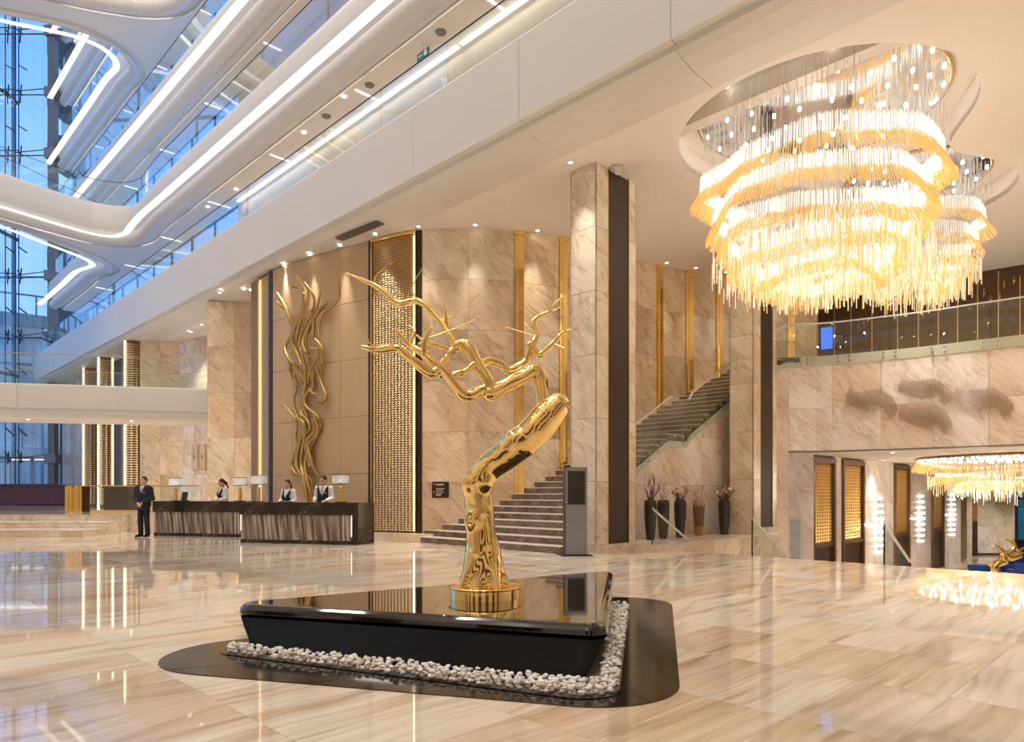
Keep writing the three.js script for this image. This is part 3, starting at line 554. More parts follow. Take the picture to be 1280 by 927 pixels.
{
  const t = thing('lattice_screen', 'narrow gold lattice screen at the end of the reception panelling', 'screen'), a = WX(325.5), b = WX(337.3);
  part('backing', bent(wallPath, a, b, PL, H - 0.02, -0.03, -0.02, -1, 3), M.latticeBack, t);
  const l = part('lattice', latticeGeo(wallPath, a + 0.06, b - 0.02, PL + 0.04, H - 0.1, 0.03, -1, 0.11, 0.062), M.lattice, t); l.userData.kind = 'stuff';
  part('edge', bent(wallPath, a, a + 0.03, PL, H - 0.01, -0.03, 0.09, -1, 1), M.goldSatin, t);
  ledLine(wallPath, a + 0.07, PL + 0.05, H - 0.12, 0.0, -1, 0.05, t);
}

// ---------------------------------------------------------------- square columns
function column(name, p0, q0, y0, label) {
  const L = 1.47, W = 0.7, g = structGroup(name, label, 'column'), rows = 6, h = (H - y0 - 0.18) / rows, t = 0.03;
  part('core', pqBox(p0 + t, p0 + L - t, q0 + t, q0 + W - t, y0, H), M.joint, g);
  part('base', pqBox(p0 - 0.02, p0 + L + 0.02, q0 - 0.02, q0 + W + 0.02, y0, y0 + 0.18), M.wall, g);
  const dk0 = p0 + 0.42, dk1 = p0 + 1.2;
  for (let k = 0; k < rows; k++) {
    const a = y0 + 0.18 + k * h + 0.004, b = a + h - 0.008, s = () => [rnd() * 5, rnd() * 5];
    part('slab', uvShift(pqBox(p0, p0 + t, q0, q0 + W, a, b), ...s()), M.wall, g);
    part('slab', uvShift(pqBox(p0 + L - t, p0 + L, q0, q0 + W, a, b), ...s()), M.wall, g);
    part('slab', uvShift(pqBox(p0, dk0, q0, q0 + t, a, b), ...s()), M.wall, g);
    part('slab', uvShift(pqBox(dk1, p0 + L, q0, q0 + t, a, b), ...s()), M.wall, g);
    part('slab', uvShift(pqBox(p0, p0 + L, q0 + W - t, q0 + W, a, b), ...s()), M.wall, g);
  }
  part('dark_panel', pqBox(dk0 + 0.02, dk1 - 0.02, q0 + 0.012, q0 + 0.03, y0 + 0.2, H - 0.02), M.brown, g);
  for (const p of [dk0, dk1 - 0.02]) part('gold_edge', pqBox(p, p + 0.02, q0 - 0.006, q0 + 0.03, y0 + 0.18, H), M.bronze, g);
}
column('column_1', 11.55, 9.04, 0, 'square stone column with a tall dark brown panel beside the grand stair');
column('column_2', 17.96, 8.63, 0.15, 'square stone column with a narrow dark panel behind the chandelier, by the vases');

// ---------------------------------------------------------------- ledge with the vases, stairs down, lower hall
{
  const ledgeTop = [pq(12.75, 8.4), pq(19.6, 8.4), [8.0, 21.3], [6.4, 20.25], [4.8, 18.95], [3.26, 17.6], [2.3, 16.8], pq(12.75, 9.6)];
  const g = structGroup('ledge', 'low stone ledge carrying the row of tall vases', 'ledge');
  part('body', slabGeo(ledgeTop, LOW, 0.13), M.wall, g);
  part('coping', slabGeo(ledgeTop.map(([X, D]) => [X + 0.012, D - 0.012]), 0.13, 0.15), M.pale, g);
}
{
  const g = structGroup('stairs_down', 'wide stone stairs leading down to the lower hall', 'stairs');
  for (let k = 0; k < 17; k++) part('step', uvShift(pqBox(FLOOR_EDGE + k * 0.3, FLOOR_EDGE + (k + 1) * 0.3 + 0.02, -9.5, 8.38, LOW - 0.2, -0.153 * (k + 1)), k, 0), M.wall, g);
  part('landing_edge', pqBox(FLOOR_EDGE - 0.05, FLOOR_EDGE, -9.5, 8.4, -0.4, -0.001), M.pale, g);
}
struct('floor_lower', slabGeo([pq(18.4, 9.8), pq(18.4, -9.5), [38, 6], [38, 46], [9, 46], pq(24, 9.8)], LOW - 0.2, LOW), M.floor, 'polished stone floor of the lower hall', 'floor');
// wall below the mezzanine: pale stone, open underneath to the lower hall
{
  const g = structGroup('wall_mezzanine', 'curved pale stone wall below the mezzanine balustrade', 'wall');
  const s0 = innerPath.byPx(962), s1 = innerPath.byPx(986), L = innerPath.length;
  part('core', bent(innerPath, s1, L, 2.62, MEZ - 0.3, -0.34, -0.03, -1, 30), M.plaster, g);
  part('core', bent(innerPath, s0 - 0.3, s1, LOW, MEZ - 0.3, -0.34, -0.03, -1, 6), M.plaster, g);
  slabs(innerPath, s1, L, 2.6, MEZ - 0.3, 1.3, 1.35, -0.03, 0.03, -1, [M.pale, M.pale, M.paleB], g);
  slabs(innerPath, s0 - 0.3, s1, 2.6, MEZ - 0.3, 0.7, 1.35, -0.03, 0.03, -1, [M.pale, M.paleB], g);
  slabs(innerPath, s0 - 0.3, s1, LOW, 2.6, 0.7, 1.7, -0.03, 0.03, -1, [M.pale, M.paleB], g);
  part('edge_trim', bent(innerPath, s1, L, 2.57, 2.61, -0.36, 0.015, -1, 40), M.grey, g);
  const top = innerPath.byPx(1000), deck = []; for (let k = 0; k <= 40; k++) { const [X, D, tx, td] = innerPath.at(top + (L - top) * k / 40); deck.push([X - td * 0.02, D + tx * 0.02]); }
  struct('floor_mezzanine', slabGeo([...deck, [24, 13], [24, 27], [10.5, 27], [10.2, 23]], MEZ - 0.34, MEZ), M.plaster, 'deck of the mezzanine behind the glass balustrade', 'floor');
  const ceil = []; for (let k = 0; k <= 40; k++) { const [X, D, tx, td] = innerPath.at(s1 + (L - s1) * k / 40); ceil.push([X - td * 0.05, D + tx * 0.05]); }
  struct('ceiling_lower', slabGeo([...ceil, [38, 13], [38, 46], [9, 46], [8.6, 21.6]], 2.66, 2.8), M.soffit, 'cream ceiling of the lower hall', 'ceiling');
}
// upper wall of the mezzanine, dark brown with gold lines
{
  const path = new Path([[10.4, 25.2], [12.0, 23.95], [13.8, 22.55], [15.8, 21.0], [18.5, 18.5], [21, 15.5]]), g = structGroup('wall_upper', 'dark brown mezzanine wall with thin gold lines and flower ornaments', 'wall');
  part('face', bent(path, 0, path.length, MEZ, H, -0.3, 0, -1, 24), M.brownWall, g);
  [1020, 1043, 1064, 1090, 1122, 1148, 1173, 1197, 1222, 1248, 1275].forEach((x, i) => { const s = path.byPx(x); part('gold_line', bent(path, s - 0.011, s + 0.011, MEZ, H - rr(0.05, 0.9), 0, 0.014, -1, 1), M.goldSatin, g); });
  [[1231, 368], [1256, 358], [1239, 377], [1268, 353], [1236, 405], [1250, 373], [1120, 398], [1205, 374]].forEach(([x, y], i) => {
    const s = path.byPx(x), [X, D, tx, td] = path.at(s), h = hAt(y, D), f = thing('flower_ornament', 'small gold wire flower fixed to the dark mezzanine wall', 'ornament', 'gold flowers on the mezzanine wall');
    const q = V(X + td * 0.16, h, D - tx * 0.16), ball = new THREE.SphereGeometry(0.045, 8, 6); ball.translate(q.x, q.y, q.z); part('centre', ball, M.gold, f);
    const ring = new THREE.TorusGeometry(0.15, 0.008, 5, 20, Math.PI * 1.3); ring.rotateY(0.8); ring.translate(q.x, q.y, q.z); part('petal_wire', ring, M.goldSatin, f);
  });
  struct('wall_mezzanine_end', boxGeo(9.5, 10.03, MEZ - 0.3, H, 22.7, 25.4), M.wall, 'stone end of the stair wall beside the dark mezzanine wall');
  // picture light: blue notice seen through the mezzanine glass
  const s = path.byPx(1034), b = thing('blue_screen', 'small upright blue screen behind the mezzanine glass', 'screen'); part('frame', bent(path, s - 0.21, s + 0.21, hAt(437, 24.5), hAt(408, 24.5), 0.02, 0.05, -1, 1), M.brown, b); part('panel', bent(path, s - 0.19, s + 0.19, hAt(436, 24.5), hAt(409, 24.5), 0.05, 0.055, -1, 1), glow(rgb(70, 120, 240), 0.9), b);
}
// glass balustrade of the mezzanine, bolted to the deck edge
{
  const s0 = innerPath.byPx(1000) + 0.04, s1 = innerPath.byPx(1279) + 3, t = thing('glass_balustrade', 'curved glass balustrade of the mezzanine with steel handrail and bolts', 'balustrade');
  rowPanels(innerPath, s0, s1, 1.25, (a, b) => {
    const pane = part('pane', bent(innerPath, a + 0.008, b - 0.008, MEZ - 0.3, MEZ + 0.98, 0.06, 0.072, -1, 3), M.glassGreen, t);
    for (const s of [a + 0.16, b - 0.16]) for (const y of [MEZ - 0.22, MEZ - 0.08]) { const [X, D, tx, td] = innerPath.at(s), g = new THREE.CylinderGeometry(0.03, 0.03, 0.05, 10); g.rotateX(Math.PI / 2); g.rotateY(Math.atan2(td, -tx) + Math.PI); const q = V(X + td * 0.085, y, D - tx * 0.085); g.translate(q.x, q.y, q.z); part('bolt', g, M.steel, pane); }
  });
  part('handrail', bent(innerPath, s0, s1, MEZ + 0.98, MEZ + 1.02, 0.045, 0.09, -1, 30), M.rail, t);
  part('deck_edge', bent(innerPath, s0, s1, MEZ - 0.3, MEZ, 0.0, 0.02, -1, 30), std(rgb(214, 206, 192), 0.5), t);
}

// ---------------------------------------------------------------- grand stair
const RISE = 0.16, TREAD = 0.28, PS = 11.03, PL1 = PS + 17 * TREAD, PL2 = 16.7, PTOP = PL2 + 17 * TREAD;
const stairH = p => p < PS ? 0 : p < PL1 ? (p - PS) / TREAD * RISE + RISE : p < PL2 ? 18 * RISE : Math.min(MEZ, 18 * RISE + (p - PL2) / TREAD * RISE + RISE);
const qOn = (path, p) => { let best = 9, bd = 1e9; for (const [X, D] of path.pts) { const d = Math.abs((X + D) * S2 - p); if (d < bd) { bd = d; best = (D - X) * S2; } } return best; };
{
  const g = structGroup('staircase', 'grand stair of dark stone steps with pale nosings rising along the curved wall', 'stairs');
  const step = (p0, p1, top, i) => {
    const qo = p0 < 11.4 ? 9.55 : p0 < 13.1 ? 9.76 : qOn(innerPath, p0 + 0.1) + 0.06, qi = qOn(wallPath, p0) + 0.15;
    const b = part('step', uvShift(pqBox(p0, p1, qo, qi, Math.max(0, top - 0.9), top - 0.022), i * 0.37, i * 0.21), M.stair, g);
    part('nosing', pqBox(p0 - 0.025, p1, qo, qi, top - 0.022, top), M.nosing, b);
  };
  for (let k = 0; k < 17; k++) step(PS + k * TREAD, PS + (k + 1) * TREAD, (k + 1) * RISE, k);
  step(PL1, PL2, 18 * RISE, 18);
  for (let k = 0; k < 16; k++) step(PL2 + k * TREAD, PL2 + (k + 1) * TREAD, (19 + k) * RISE, 20 + k);
  struct('floor_landing', slabGeo([pq(PL2 + 16 * TREAD, 9.4), pq(PL2 + 16 * TREAD, 11), [10.3, 23], [10.4, 21.4], [9.6, 21.4]], MEZ - 0.3, MEZ - 0.01), M.stair, 'landing at the head of the grand stair', 'floor');
}
{ // outer wall of the stair behind the vases
  const g = structGroup('wall_stair', 'pale stone wall under the stair behind the vases', 'wall'), sEnd = innerPath.byPx(962) - 0.3;
  const top = s => { const [X, D] = innerPath.at(s), p = (X + D) * S2; return Math.max(0.16, stairH(p) - 0.34); };
  const n = 7, w = sEnd / n, rows = [0.15, 1.5, 2.85, 4.2, 5.4];
  part('core', bent(innerPath, 0, sEnd, 0.1, top, -0.22, -0.03, -1, 40), M.joint, g);
  for (let i = 0; i < n; i++) for (let j = 0; j < 4; j++) { const a = i * w + 0.004, b = (i + 1) * w - 0.004; if (top(b) <= rows[j] + 0.02) continue; part('slab', bent(innerPath, a, b, s => Math.min(rows[j] + 0.004, top(s)), s => Math.min(rows[j + 1] - 0.004, top(s)), -0.03, 0, -1, 6, rnd() * 5, rnd() * 5), (i + j) % 3 ? M.pale : M.paleB, g); }
}
{ // glass side of the stair
  const t = thing('stair_balustrade', 'glass balustrade with steel handrail along the grand stair above the vases', 'balustrade');
  const hp = s => { const [X, D] = innerPath.at(s); return stairH((X + D) * S2); }, s0 = 0.6, s1 = innerPath.byPx(1000);
  rowPanels(innerPath, s0, s1, 1.15, (a, b) => {
    const pane = part('pane', bent(innerPath, a + 0.008, b - 0.008, s => hp(s) - 0.36, s => hp(s) + 0.92, 0.05, 0.062, -1, 6), M.glassGreen, t);
    for (const s of [a + 0.18, b - 0.18]) for (const dy of [-0.08, -0.24]) { const [X, D, tx, td] = innerPath.at(s), k = new THREE.SphereGeometry(0.028, 8, 6); const q = V(X + td * 0.075, hp(s) + dy, D - tx * 0.075); k.translate(q.x, q.y, q.z); part('bolt', k, M.steel, pane); }
  });
  const sl = x => innerPath.byPx(x); for (const [a, b] of [[s0, sl(838)], [sl(858), s1 - 0.05]]) part('handrail', bent(innerPath, a, b, s => hp(s) + 0.92, s => hp(s) + 0.965, 0.03, 0.085, -1, 24), M.rail, t);
  part('stringer', bent(innerPath, s0, s1, s => hp(s) - 0.36, s => hp(s) - 0.2, 0.0, 0.03, -1, 50), std(rgb(206, 208, 198), 0.4), t);
}
// glass rails of the stairs down
[[8.6, 13.0, 0.95, 14.5, 'short glass rail with sloping steel handrail in front of the vases'], [6.48, FLOOR_EDGE, 0.76, 15.2, 'glass rail with sloping steel handrail at the top of the stairs down'], [4.0, FLOOR_EDGE, 0.74, 15.0, 'sloping steel handrail on glass in the middle of the stairs down']].forEach(([q, p0, h0, p1, label]) => {
  const t = thing('stair_rail', label, 'handrail', 'rails of the stairs down'), P = (p, h) => { const [X, D] = pq(p, q); return V(X, h, D); }, slope = 0.51, base = q > 8 ? 0.15 : 0;
  const c = new Coll(), h1 = h0 - (p1 - p0) * slope; c.bar(P(p0, h0), P(p1, h1), 0.045, 0.03, AQ); part('handrail', c.geo(), M.rail, t);
  const d = new Coll(); d.bar(P(p0, base), P(p0, h0), 0.022, 0.022); part('post', d.geo(), M.steelDark, t);
  const e = new Coll(); e.bar(P(p1, h1 - 0.1), P(p1, h1), 0.022, 0.022); part('bracket', e.geo(), M.steelDark, t);
  const g = new Coll(), o = AQ.clone().multiplyScalar(0.006), lo = (p) => q > 8 ? 0.15 : Math.max(LOW, -(p - p0) * slope - 0.15);
  for (const s of [1, -1]) { const a = P(p0, lo(p0)), b = P(p1, q > 8 ? 0.151 : lo(p1)), u = P(p1, Math.max(h1, lo(p1) + 0.01)), v = P(p0, h0); const L = [a, b, u, v].map(k => k.clone().addScaledVector(o, s)); if (s > 0) g.quad(L[1], L[0], L[3], L[2]); else g.quad(...L); }
  part('pane', g.geo(), M.glass, t);
});

M.stoneGrey = std(rgb(128, 112, 98), 0.5);
// ---------------------------------------------------------------- left side: stone pier, walls, raised foyer, bridge
function flatSlabs(g, a, b, y0, y1, wide, tall, mats, name = 'slab', thick = 0.03) {   // stone slabs on a flat wall from plan point a to b (facing right of a->b)
  const path = new Path([a, b], false); slabs(path, 0, path.length, y0, y1, wide, tall, 0, thick, -1, mats, g, name);
}
{
  const g = structGroup('wall_pier', 'tall stone pier wall behind the far reception desk', 'wall');
  const A = [-11.1, 25.1], B = [-9.2, 25.3], C = [-8.7, 23.1];
  part('core', slabGeo([A, B, C, [-7.6, 24.5], [-8, 30], [-10.9, 30]], -0.2, H), M.joint, g);
  flatSlabs(g, A, B, 0, H, 1.0, 1.66, WM); flatSlabs(g, [-10.95, 30], A, 0, H, 1.6, 1.66, WM); flatSlabs(g, B, C, 0, H, 1.2, 1.66, WM);
  const w = structGroup('wall_left', 'warm stone wall of the foyer behind the doorman', 'wall');
  part('core', slabGeo([[-17.1, 31.7], [-15.2, 31.7], [-10.9, 29.2], [-10.9, 33], [-17, 34]], -0.2, H), M.joint, w);
  flatSlabs(w, [-17.1, 31.65], [-15.25, 31.65], 0.6, H, 0.95, 1.54, WM); flatSlabs(w, [-15.25, 31.65], [-10.9, 29.15], 0.6, H, 1.05, 1.54, WM);
  const f = structGroup('wall_foyer', 'dark foyer wall carrying the glowing lattice columns', 'wall');
  const pf = 10.95; part('core', pqBox(pf, pf + 0.4, 34.2, 53, 0, H), M.brown, f);
  const [ax, ad] = pq(pf, 46.2), [bx, bd] = pq(pf, 49.5);
  for (let q = 34.4; q < 45; q += 1.3) part('dark_strip', pqBox(pf - 0.04, pf, q, q + 1.28, 0.6, H), q % 2.6 < 1.3 ? M.brown : M.stoneGrey, f);
  for (let q = 45.4; q < 52; q += 1.1) for (const [y0, y1] of [[0.6, 3.1], [3.1, 5.6], [5.6, H]]) part('slab', uvShift(pqBox(pf - 0.05, pf, q, q + 1.09, y0 + 0.004, y1 - 0.004), rnd() * 5, rnd() * 5), M.wallB, f);
}
// three glowing lattice columns
[[167.5, 31.8, 0.39], [132, 35.6, 0.34], [113.5, 38.6, 0.38]].forEach(([x, D, r], i) => {
  const X = ratio(x) * D, t = thing('lattice_column', ['gold lattice column edged with light, beside the doorman', 'gold lattice column edged with light, middle of three', 'gold lattice column edged with light, beside the grey stone pier'][i], 'column', 'glowing lattice columns');
  const yaw = Math.atan2(X, D), N = [-Math.sin(yaw), -Math.cos(yaw)], T = [Math.cos(yaw), -Math.sin(yaw)], pts = [];
  for (let k = -8; k <= 8; k++) { const a = k / 8 * 1.25; pts.push([X + T[0] * Math.sin(a) * r + N[0] * (Math.cos(a) - 0.3) * r, D + T[1] * Math.sin(a) * r + N[1] * (Math.cos(a) - 0.3) * r]); }
  const path = new Path(pts, true, 40), L = path.length, y0 = 0.6, y1 = H;
  part('core', bent(path, 0, L, y0, y1, -0.05, -0.02, -1, 12), M.latticeBack, t);
  const l = part('lattice', latticeGeo(path, 0.05, L - 0.05, y0 + 0.1, y1 - 0.05, 0.02, -1, 0.15, 0.11), M.lattice, t); l.userData.kind = 'stuff';
  for (const s of [0.02, L - 0.02]) { const [ex, ed] = path.at(s), c = new Coll(); c.box(V(ex + N[0] * 0.02, (y0 + y1) / 2, ed + N[1] * 0.02), new THREE.Vector3(T[0], 0, -T[1]), EY, new THREE.Vector3(N[0], 0, -N[1]), 0.045, (y1 - y0) / 2, 0.02); part('led_line', c.geo(), M.led, t);
    const li = new THREE.RectAreaLight(new THREE.Color(1, 0.78, 0.5), LIGHT.led, 0.09, (y1 - y0) * 0.98); li.position.copy(V(ex + N[0] * 0.05, (y0 + y1) / 2, ed + N[1] * 0.05)); li.lookAt(V(ex + N[0] * 2, (y0 + y1) / 2, ed + N[1] * 2)); scene.add(li); }
});
// raised foyer floor and its steps
{
  const f = structGroup('floor_foyer', 'raised stone floor of the foyer beyond the steps', 'floor');
  part('body', slabGeo([[-32.4, 22.32], [-12.7, 22.32], [-12.7, 22.8], [-9.4, 22.8], [-9.4, 26], [-11, 30], [-14, 45.4], [-46, 45.4], [-46, 22.32]], -0.1, 0.58), M.wall, f);
  part('paving', slabGeo([[-32.4, 22.3], [-12.68, 22.3], [-12.68, 22.78], [-9.4, 22.78], [-9.4, 26], [-11, 30], [-14, 45.4], [-46, 45.4], [-46, 22.3]], 0.58, 0.6), M.floor, f);
  const s = structGroup('foyer_steps', 'three broad stone steps up to the foyer', 'stairs');
  [[20.4, 0.2, 21.35], [21.35, 0.4, 22.31]].forEach(([D, h, D1], i) => { const b = part('step', uvShift(boxGeo(-32.4, -12.72, 0.002, h - 0.025, D, D1 - 0.002), i, i), M.wall, s); part('nosing', boxGeo(-32.4, -12.7, h - 0.025, h, D - 0.02, D1 - 0.002), M.pale, b); });
}
// footbridge with white fascia and glass
{
  const path = new Path([[-27, 22.6], [-22.5, 23.3], [-17.9, 24.1], [-14.5, 24.8], [-11.12, 25.6]]), L = path.length, g = structGroup('bridge', 'white footbridge with glass rails crossing to the stone pier', 'bridge');
  rowPanels(path, 0, L, 3.3, (a, b) => part('fascia_panel', sweep(path, a + 0.004, b - 0.004, [[-0.5, 4.02], [-0.16, 4.03], [-0.06, 4.12], [-0.03, 4.22], [-0.06, 4.27], [0, 4.32], [0, 5.1], [-0.05, 5.17], [-0.2, 5.18]], -1, 0.5), M.white, g));
  part('deck', bent(path, 0, L, 4.06, 5.0, -3.1, -0.3, -1, 24), M.soffit, g);
  glassRail(path, 0, L - 0.05, -0.12, 5.12, 6.25, -1, 'glass balustrade on the near edge of the footbridge', 1.7, M.glass, M.goldSatin);
  glassRail(path, 0, L - 0.3, -2.95, 5.0, 6.1, -1, 'glass balustrade on the far edge of the footbridge', 1.7, M.glass, M.goldSatin);
}
// glass screen at the edge of the foyer floor with gold rails
{
  const t = thing('glass_screen', 'low glass screen with gold rails along the edge of the raised foyer', 'screen'), path = new Path([[-15.4, 25.2], [-11.4, 25.0]], false), L = path.length;
  rowPanels(path, 0, L, 1.0, (a, b) => part('pane', bent(path, a + 0.01, b - 0.01, 0.68, 1.54, 0, 0.014, -1, 1), M.glass, t));
  part('top_rail', bent(path, 0, L, 1.54, 1.58, -0.02, 0.035, -1, 1), M.gold, t); part('bottom_rail', bent(path, 0, L, 0.6, 0.68, -0.03, 0.05, -1, 1), M.gold, t);
  const u = thing('gold_planter', 'ribbed gold block beside the foyer glass screen', 'planter'), gb = new Coll(); for (let i = 0; i < 9; i++) { const w = 0.075, x = -16.26 + i * 0.066; gb.box(V(x, 1.08 + rr(-0.02, 0.02), 25.3 + rr(-0.05, 0.05)), EX, EY, EZ, w / 2, 0.47 + rr(-0.02, 0.02), 0.22 + rr(-0.04, 0.04)); } const gl = gb.geo(); part('block', gl, M.gold, u);
  const b = thing('dark_planter', 'long dark box behind the foyer glass screen', 'planter'); part('box', boxGeo(-15.6, -14.7, 0.6, 1.5, 26.3, 27.0), M.brown, b); part('rim', boxGeo(-15.65, -14.65, 1.5, 1.56, 26.25, 27.05), M.wood, b);
}
// mahogany counters far back in the foyer
{
  const c1 = thing('concierge_counter', 'long low mahogany counter in the foyer by the grey stone pier', 'counter'); part('body', boxGeo(-28.9, -26.2, 0.66, 1.72, 40.2, 41), M.wood, c1); part('counter_top', boxGeo(-29.0, -26.1, 1.72, 1.8, 40.1, 41.1), M.wood, c1); part('plinth', boxGeo(-28.8, -26.3, 0.6, 0.66, 40.25, 41), M.brown, c1);
  const c2 = thing('concierge_counter', 'mahogany counter by the entrance doors', 'counter'); part('body', boxGeo(-33.1, -30.2, 0.66, 1.8, 42.5, 43.3), M.wood, c2); part('counter_top', boxGeo(-33.2, -29, 1.8, 1.88, 42.4, 43.4), M.wood, c2); part('plinth', boxGeo(-33, -30.3, 0.6, 0.66, 42.55, 43.3), M.brown, c2);
}
// small pair of framed pictures on the foyer wall
[[239.5, 248.5], [249.5, 258]].forEach(([x0, x1], i) => {
  const D = 29.1, t = thing('framed_picture', i ? 'narrow framed picture on the foyer wall, nearer the stone pier' : 'narrow framed picture on the foyer wall, farther from the stone pier', 'picture', 'pair of narrow pictures'), X0 = ratio(x0) * D, X1 = ratio(x1) * D, y0 = hAt(588, D), y1 = hAt(555, D);
  part('frame', boxGeo(X0, X1, y0, y1, D, D + 0.05), M.goldSatin, t); part('mount', boxGeo(X0 + 0.03, X1 - 0.07, y0 + 0.03, y1 - 0.03, D - 0.012, D), std(rgb(226, 212, 196), 0.7), t);
  const c = new Coll(); for (let k = 0; k < 5; k++) { const m = (X0 + X1) / 2 - 0.03; c.bar(V(m, (y0 + y1) / 2 - 0.1 + k * 0.03, D - 0.014), V(m + (k % 2 ? 0.06 : -0.06), (y0 + y1) / 2 - 0.02 + k * 0.05, D - 0.014), 0.012, 0.004, EZ); } part('motif', c.geo(), M.brown, t);
});

// ---------------------------------------------------------------- lower hall: lifts, sconces, back wall, lounge
{
  const QE = 9.69, pOf = x => { const r = ratio(x); return QE * (1 + r) / (1 - r); };
  const g = structGroup('wall_lifts', 'stone wall of the lower hall with lift doors', 'wall');
  part('core', pqBox(pOf(1001), 48, QE + 0.12, QE + 0.5, LOW, 2.66), M.joint, g);
  const lifts = [[1014, 1043], [1052, 1079], [1117, 1136], [1164, 1179]], stone = [[1001, 1014], [1043, 1052], [1079, 1117], [1136, 1164], [1179, 1201]];
  for (const [a, b] of stone) { const pa = pOf(a), pb = pOf(b), n = Math.max(1, Math.round((pb - pa) / 1.3)), w = (pb - pa) / n; for (let i = 0; i < n; i++) for (let j = 0; j < 3; j++) { const h = (2.66 - LOW) / 3; part('slab', uvShift(pqBox(pa + i * w + 0.004, pa + (i + 1) * w - 0.004, QE, QE + 0.12, LOW + j * h + 0.004, LOW + (j + 1) * h - 0.004), rnd() * 5, rnd() * 5), M.pale, g); } }
  lifts.forEach(([a, b], i) => {
    const pa = pOf(a), pb = pOf(b), t = thing('lift_door', ['tall lift front with gold lattice, beside the vent grille', 'tall lift front with gold lattice, before the first wall light', 'lift front with dark door between the first two wall lights', 'lift front with dark door between the second and third wall lights'][i], 'lift', 'lift fronts of the lower hall'), w = Math.min(0.16, (pb - pa) * 0.12);
    for (const [p0, p1] of [[pa, pa + w], [pb - w, pb]]) part('jamb', pqBox(p0, p1, QE - 0.08, QE + 0.12, LOW, 2.5), std(rgb(112, 80, 56), 0.4), t);
    part('head', pqBox(pa, pb, QE - 0.08, QE + 0.12, 2.4, 2.58), std(rgb(112, 80, 56), 0.4), t); part('lintel', pqBox(pa + w, pb - w, QE - 0.04, QE + 0.12, -0.66, -0.52), std(rgb(112, 80, 56), 0.4), t);
    part('door_leaf', pqBox(pa + w, pb - w, QE + 0.02, QE + 0.12, LOW, -0.66), std(rgb(58, 38, 28), 0.35), t);
    part('lattice_backing', pqBox(pa + w, pb - w, QE + 0.06, QE + 0.12, -0.52, 2.4), std(rgb(186, 142, 66), 0.5, 0.3), t);
    const path = new Path([pq(pa + w, QE + 0.05), pq(pb - w, QE + 0.05)], false), l = part('lattice', latticeGeo(path, 0.03, path.length - 0.03, -0.5, 2.38, 0.01, -1, 0.22, 0.12), M.goldSatin, t); l.userData.kind = 'stuff';
  });
  [[1097.5, 623, 690], [1150, 620, 676], [1189.5, 618, 668]].forEach(([x, y0, y1], i) => {
    const p = pOf(x), [X, D] = pq(p, QE), t = thing('wall_light', ['stack of glowing crystal bars on the lift wall, beside the second lift', 'stack of glowing crystal bars on the lift wall, beside the third lift', 'stack of glowing crystal bars on the lift wall, past the fourth lift'][i], 'wall light', 'crystal wall lights'), n = 9;
    part('back_plate', pqBox(p - 0.05, p + 0.05, QE - 0.03, QE, hAt(y1, D), hAt(y0, D)), M.steel, t);
    for (let k = 0; k < n; k++) { const h = hAt(y0 + (y1 - y0) * k / (n - 1), D), w = 0.22 + 0.2 * Math.sin(Math.PI * k / (n - 1)); part('bar', pqBox(p - w, p + w, QE - 0.12, QE - 0.03, h - 0.05, h + 0.05), glow(new THREE.Color(1, 0.95, 0.88), 2.6), t); }
    const [lx, ld] = pq(p, QE - 0.4); const l = new THREE.PointLight(SOFTWHITE, LIGHT.sconce); l.position.copy(V(lx, hAt((y0 + y1) / 2, D), ld)); l.shadow.radius = 1; l.castShadow = true; scene.add(l);
  });
  // pier beside the opening, with vent grille
  const s = structGroup('wall_vent', 'stone pier with a white vent grille at the lower hall opening', 'wall');
  const X0 = ratio(984) * 22.9, X1 = ratio(1017) * 22.9; part('body', boxGeo(X0 - 0.3, X1, LOW, 2.66, 22.9, 24.9), M.pale, s);
  const v = thing('vent_grille', 'white louvred vent grille on the stone pier', 'vent'), gx0 = ratio(987) * 22.86, gx1 = ratio(1001.5) * 22.86, gy0 = hAt(699, 22.86), gy1 = hAt(649, 22.86);
  const fr = new Coll(); for (const x of [gx0, gx1]) fr.bar(V(x, gy0, 22.86), V(x, gy1, 22.86), 0.03, 0.05); for (const y of [gy0, gy1]) fr.bar(V(gx0, y, 22.86), V(gx1, y, 22.86), 0.03, 0.05, EZ); part('frame', fr.geo(), M.white, v);
  for (let y = gy0 + 0.04; y < gy1; y += 0.055) { const c = new Coll(); c.box(V((gx0 + gx1) / 2, y, 22.87), EX, new THREE.Vector3(0, 0.8, 0.6), new THREE.Vector3(0, -0.6, 0.8), (gx1 - gx0) / 2, 0.022, 0.004); part('slat', c.geo(), M.white, v); }
  // end wall of the lower hall
  const e = structGroup('wall_end', 'stone end wall of the lower hall with two dark doorways', 'wall'); const path = new Path([[24.5, 41.5], [29.4, 43.6], [37.5, 43.6]], false);
  part('core', slabGeo([[24.3, 40.5], [28.6, 43.6], [37.9, 43.6], [37.9, 45.8], [24, 45.8]], LOW, 2.66), M.joint, e);
  flatSlabs(e, [29.2, 43.55], [37.8, 43.55], LOW + 0.12, 2.66, 1.3, 1.8, [M.wall, M.pale]); part('skirting', boxGeo(29.2, 37.8, LOW, LOW + 0.12, 43.4, 43.55), M.brown, e);
  for (const [x0, x1, D] of [[1201.5, 1207.5, 41.2], [1215, 1221, 43.0]]) { const t = part('doorway', boxGeo(ratio(x0) * D, ratio(x1) * D, LOW, hAt(651, D), D - 0.08, D + 0.1), M.brown, e); part('lattice', boxGeo(ratio(x0) * D, ratio(x1) * D, hAt(651, D), 2.5, D - 0.06, D + 0.1), std(rgb(160, 120, 66), 0.5, 0.3), t); }
  flatSlabs(e, [ratio(1207.5) * 42.2, 42.2], [ratio(1215) * 42.2, 42.2], LOW, 2.66, 1, 1.8, [M.wall]);
}

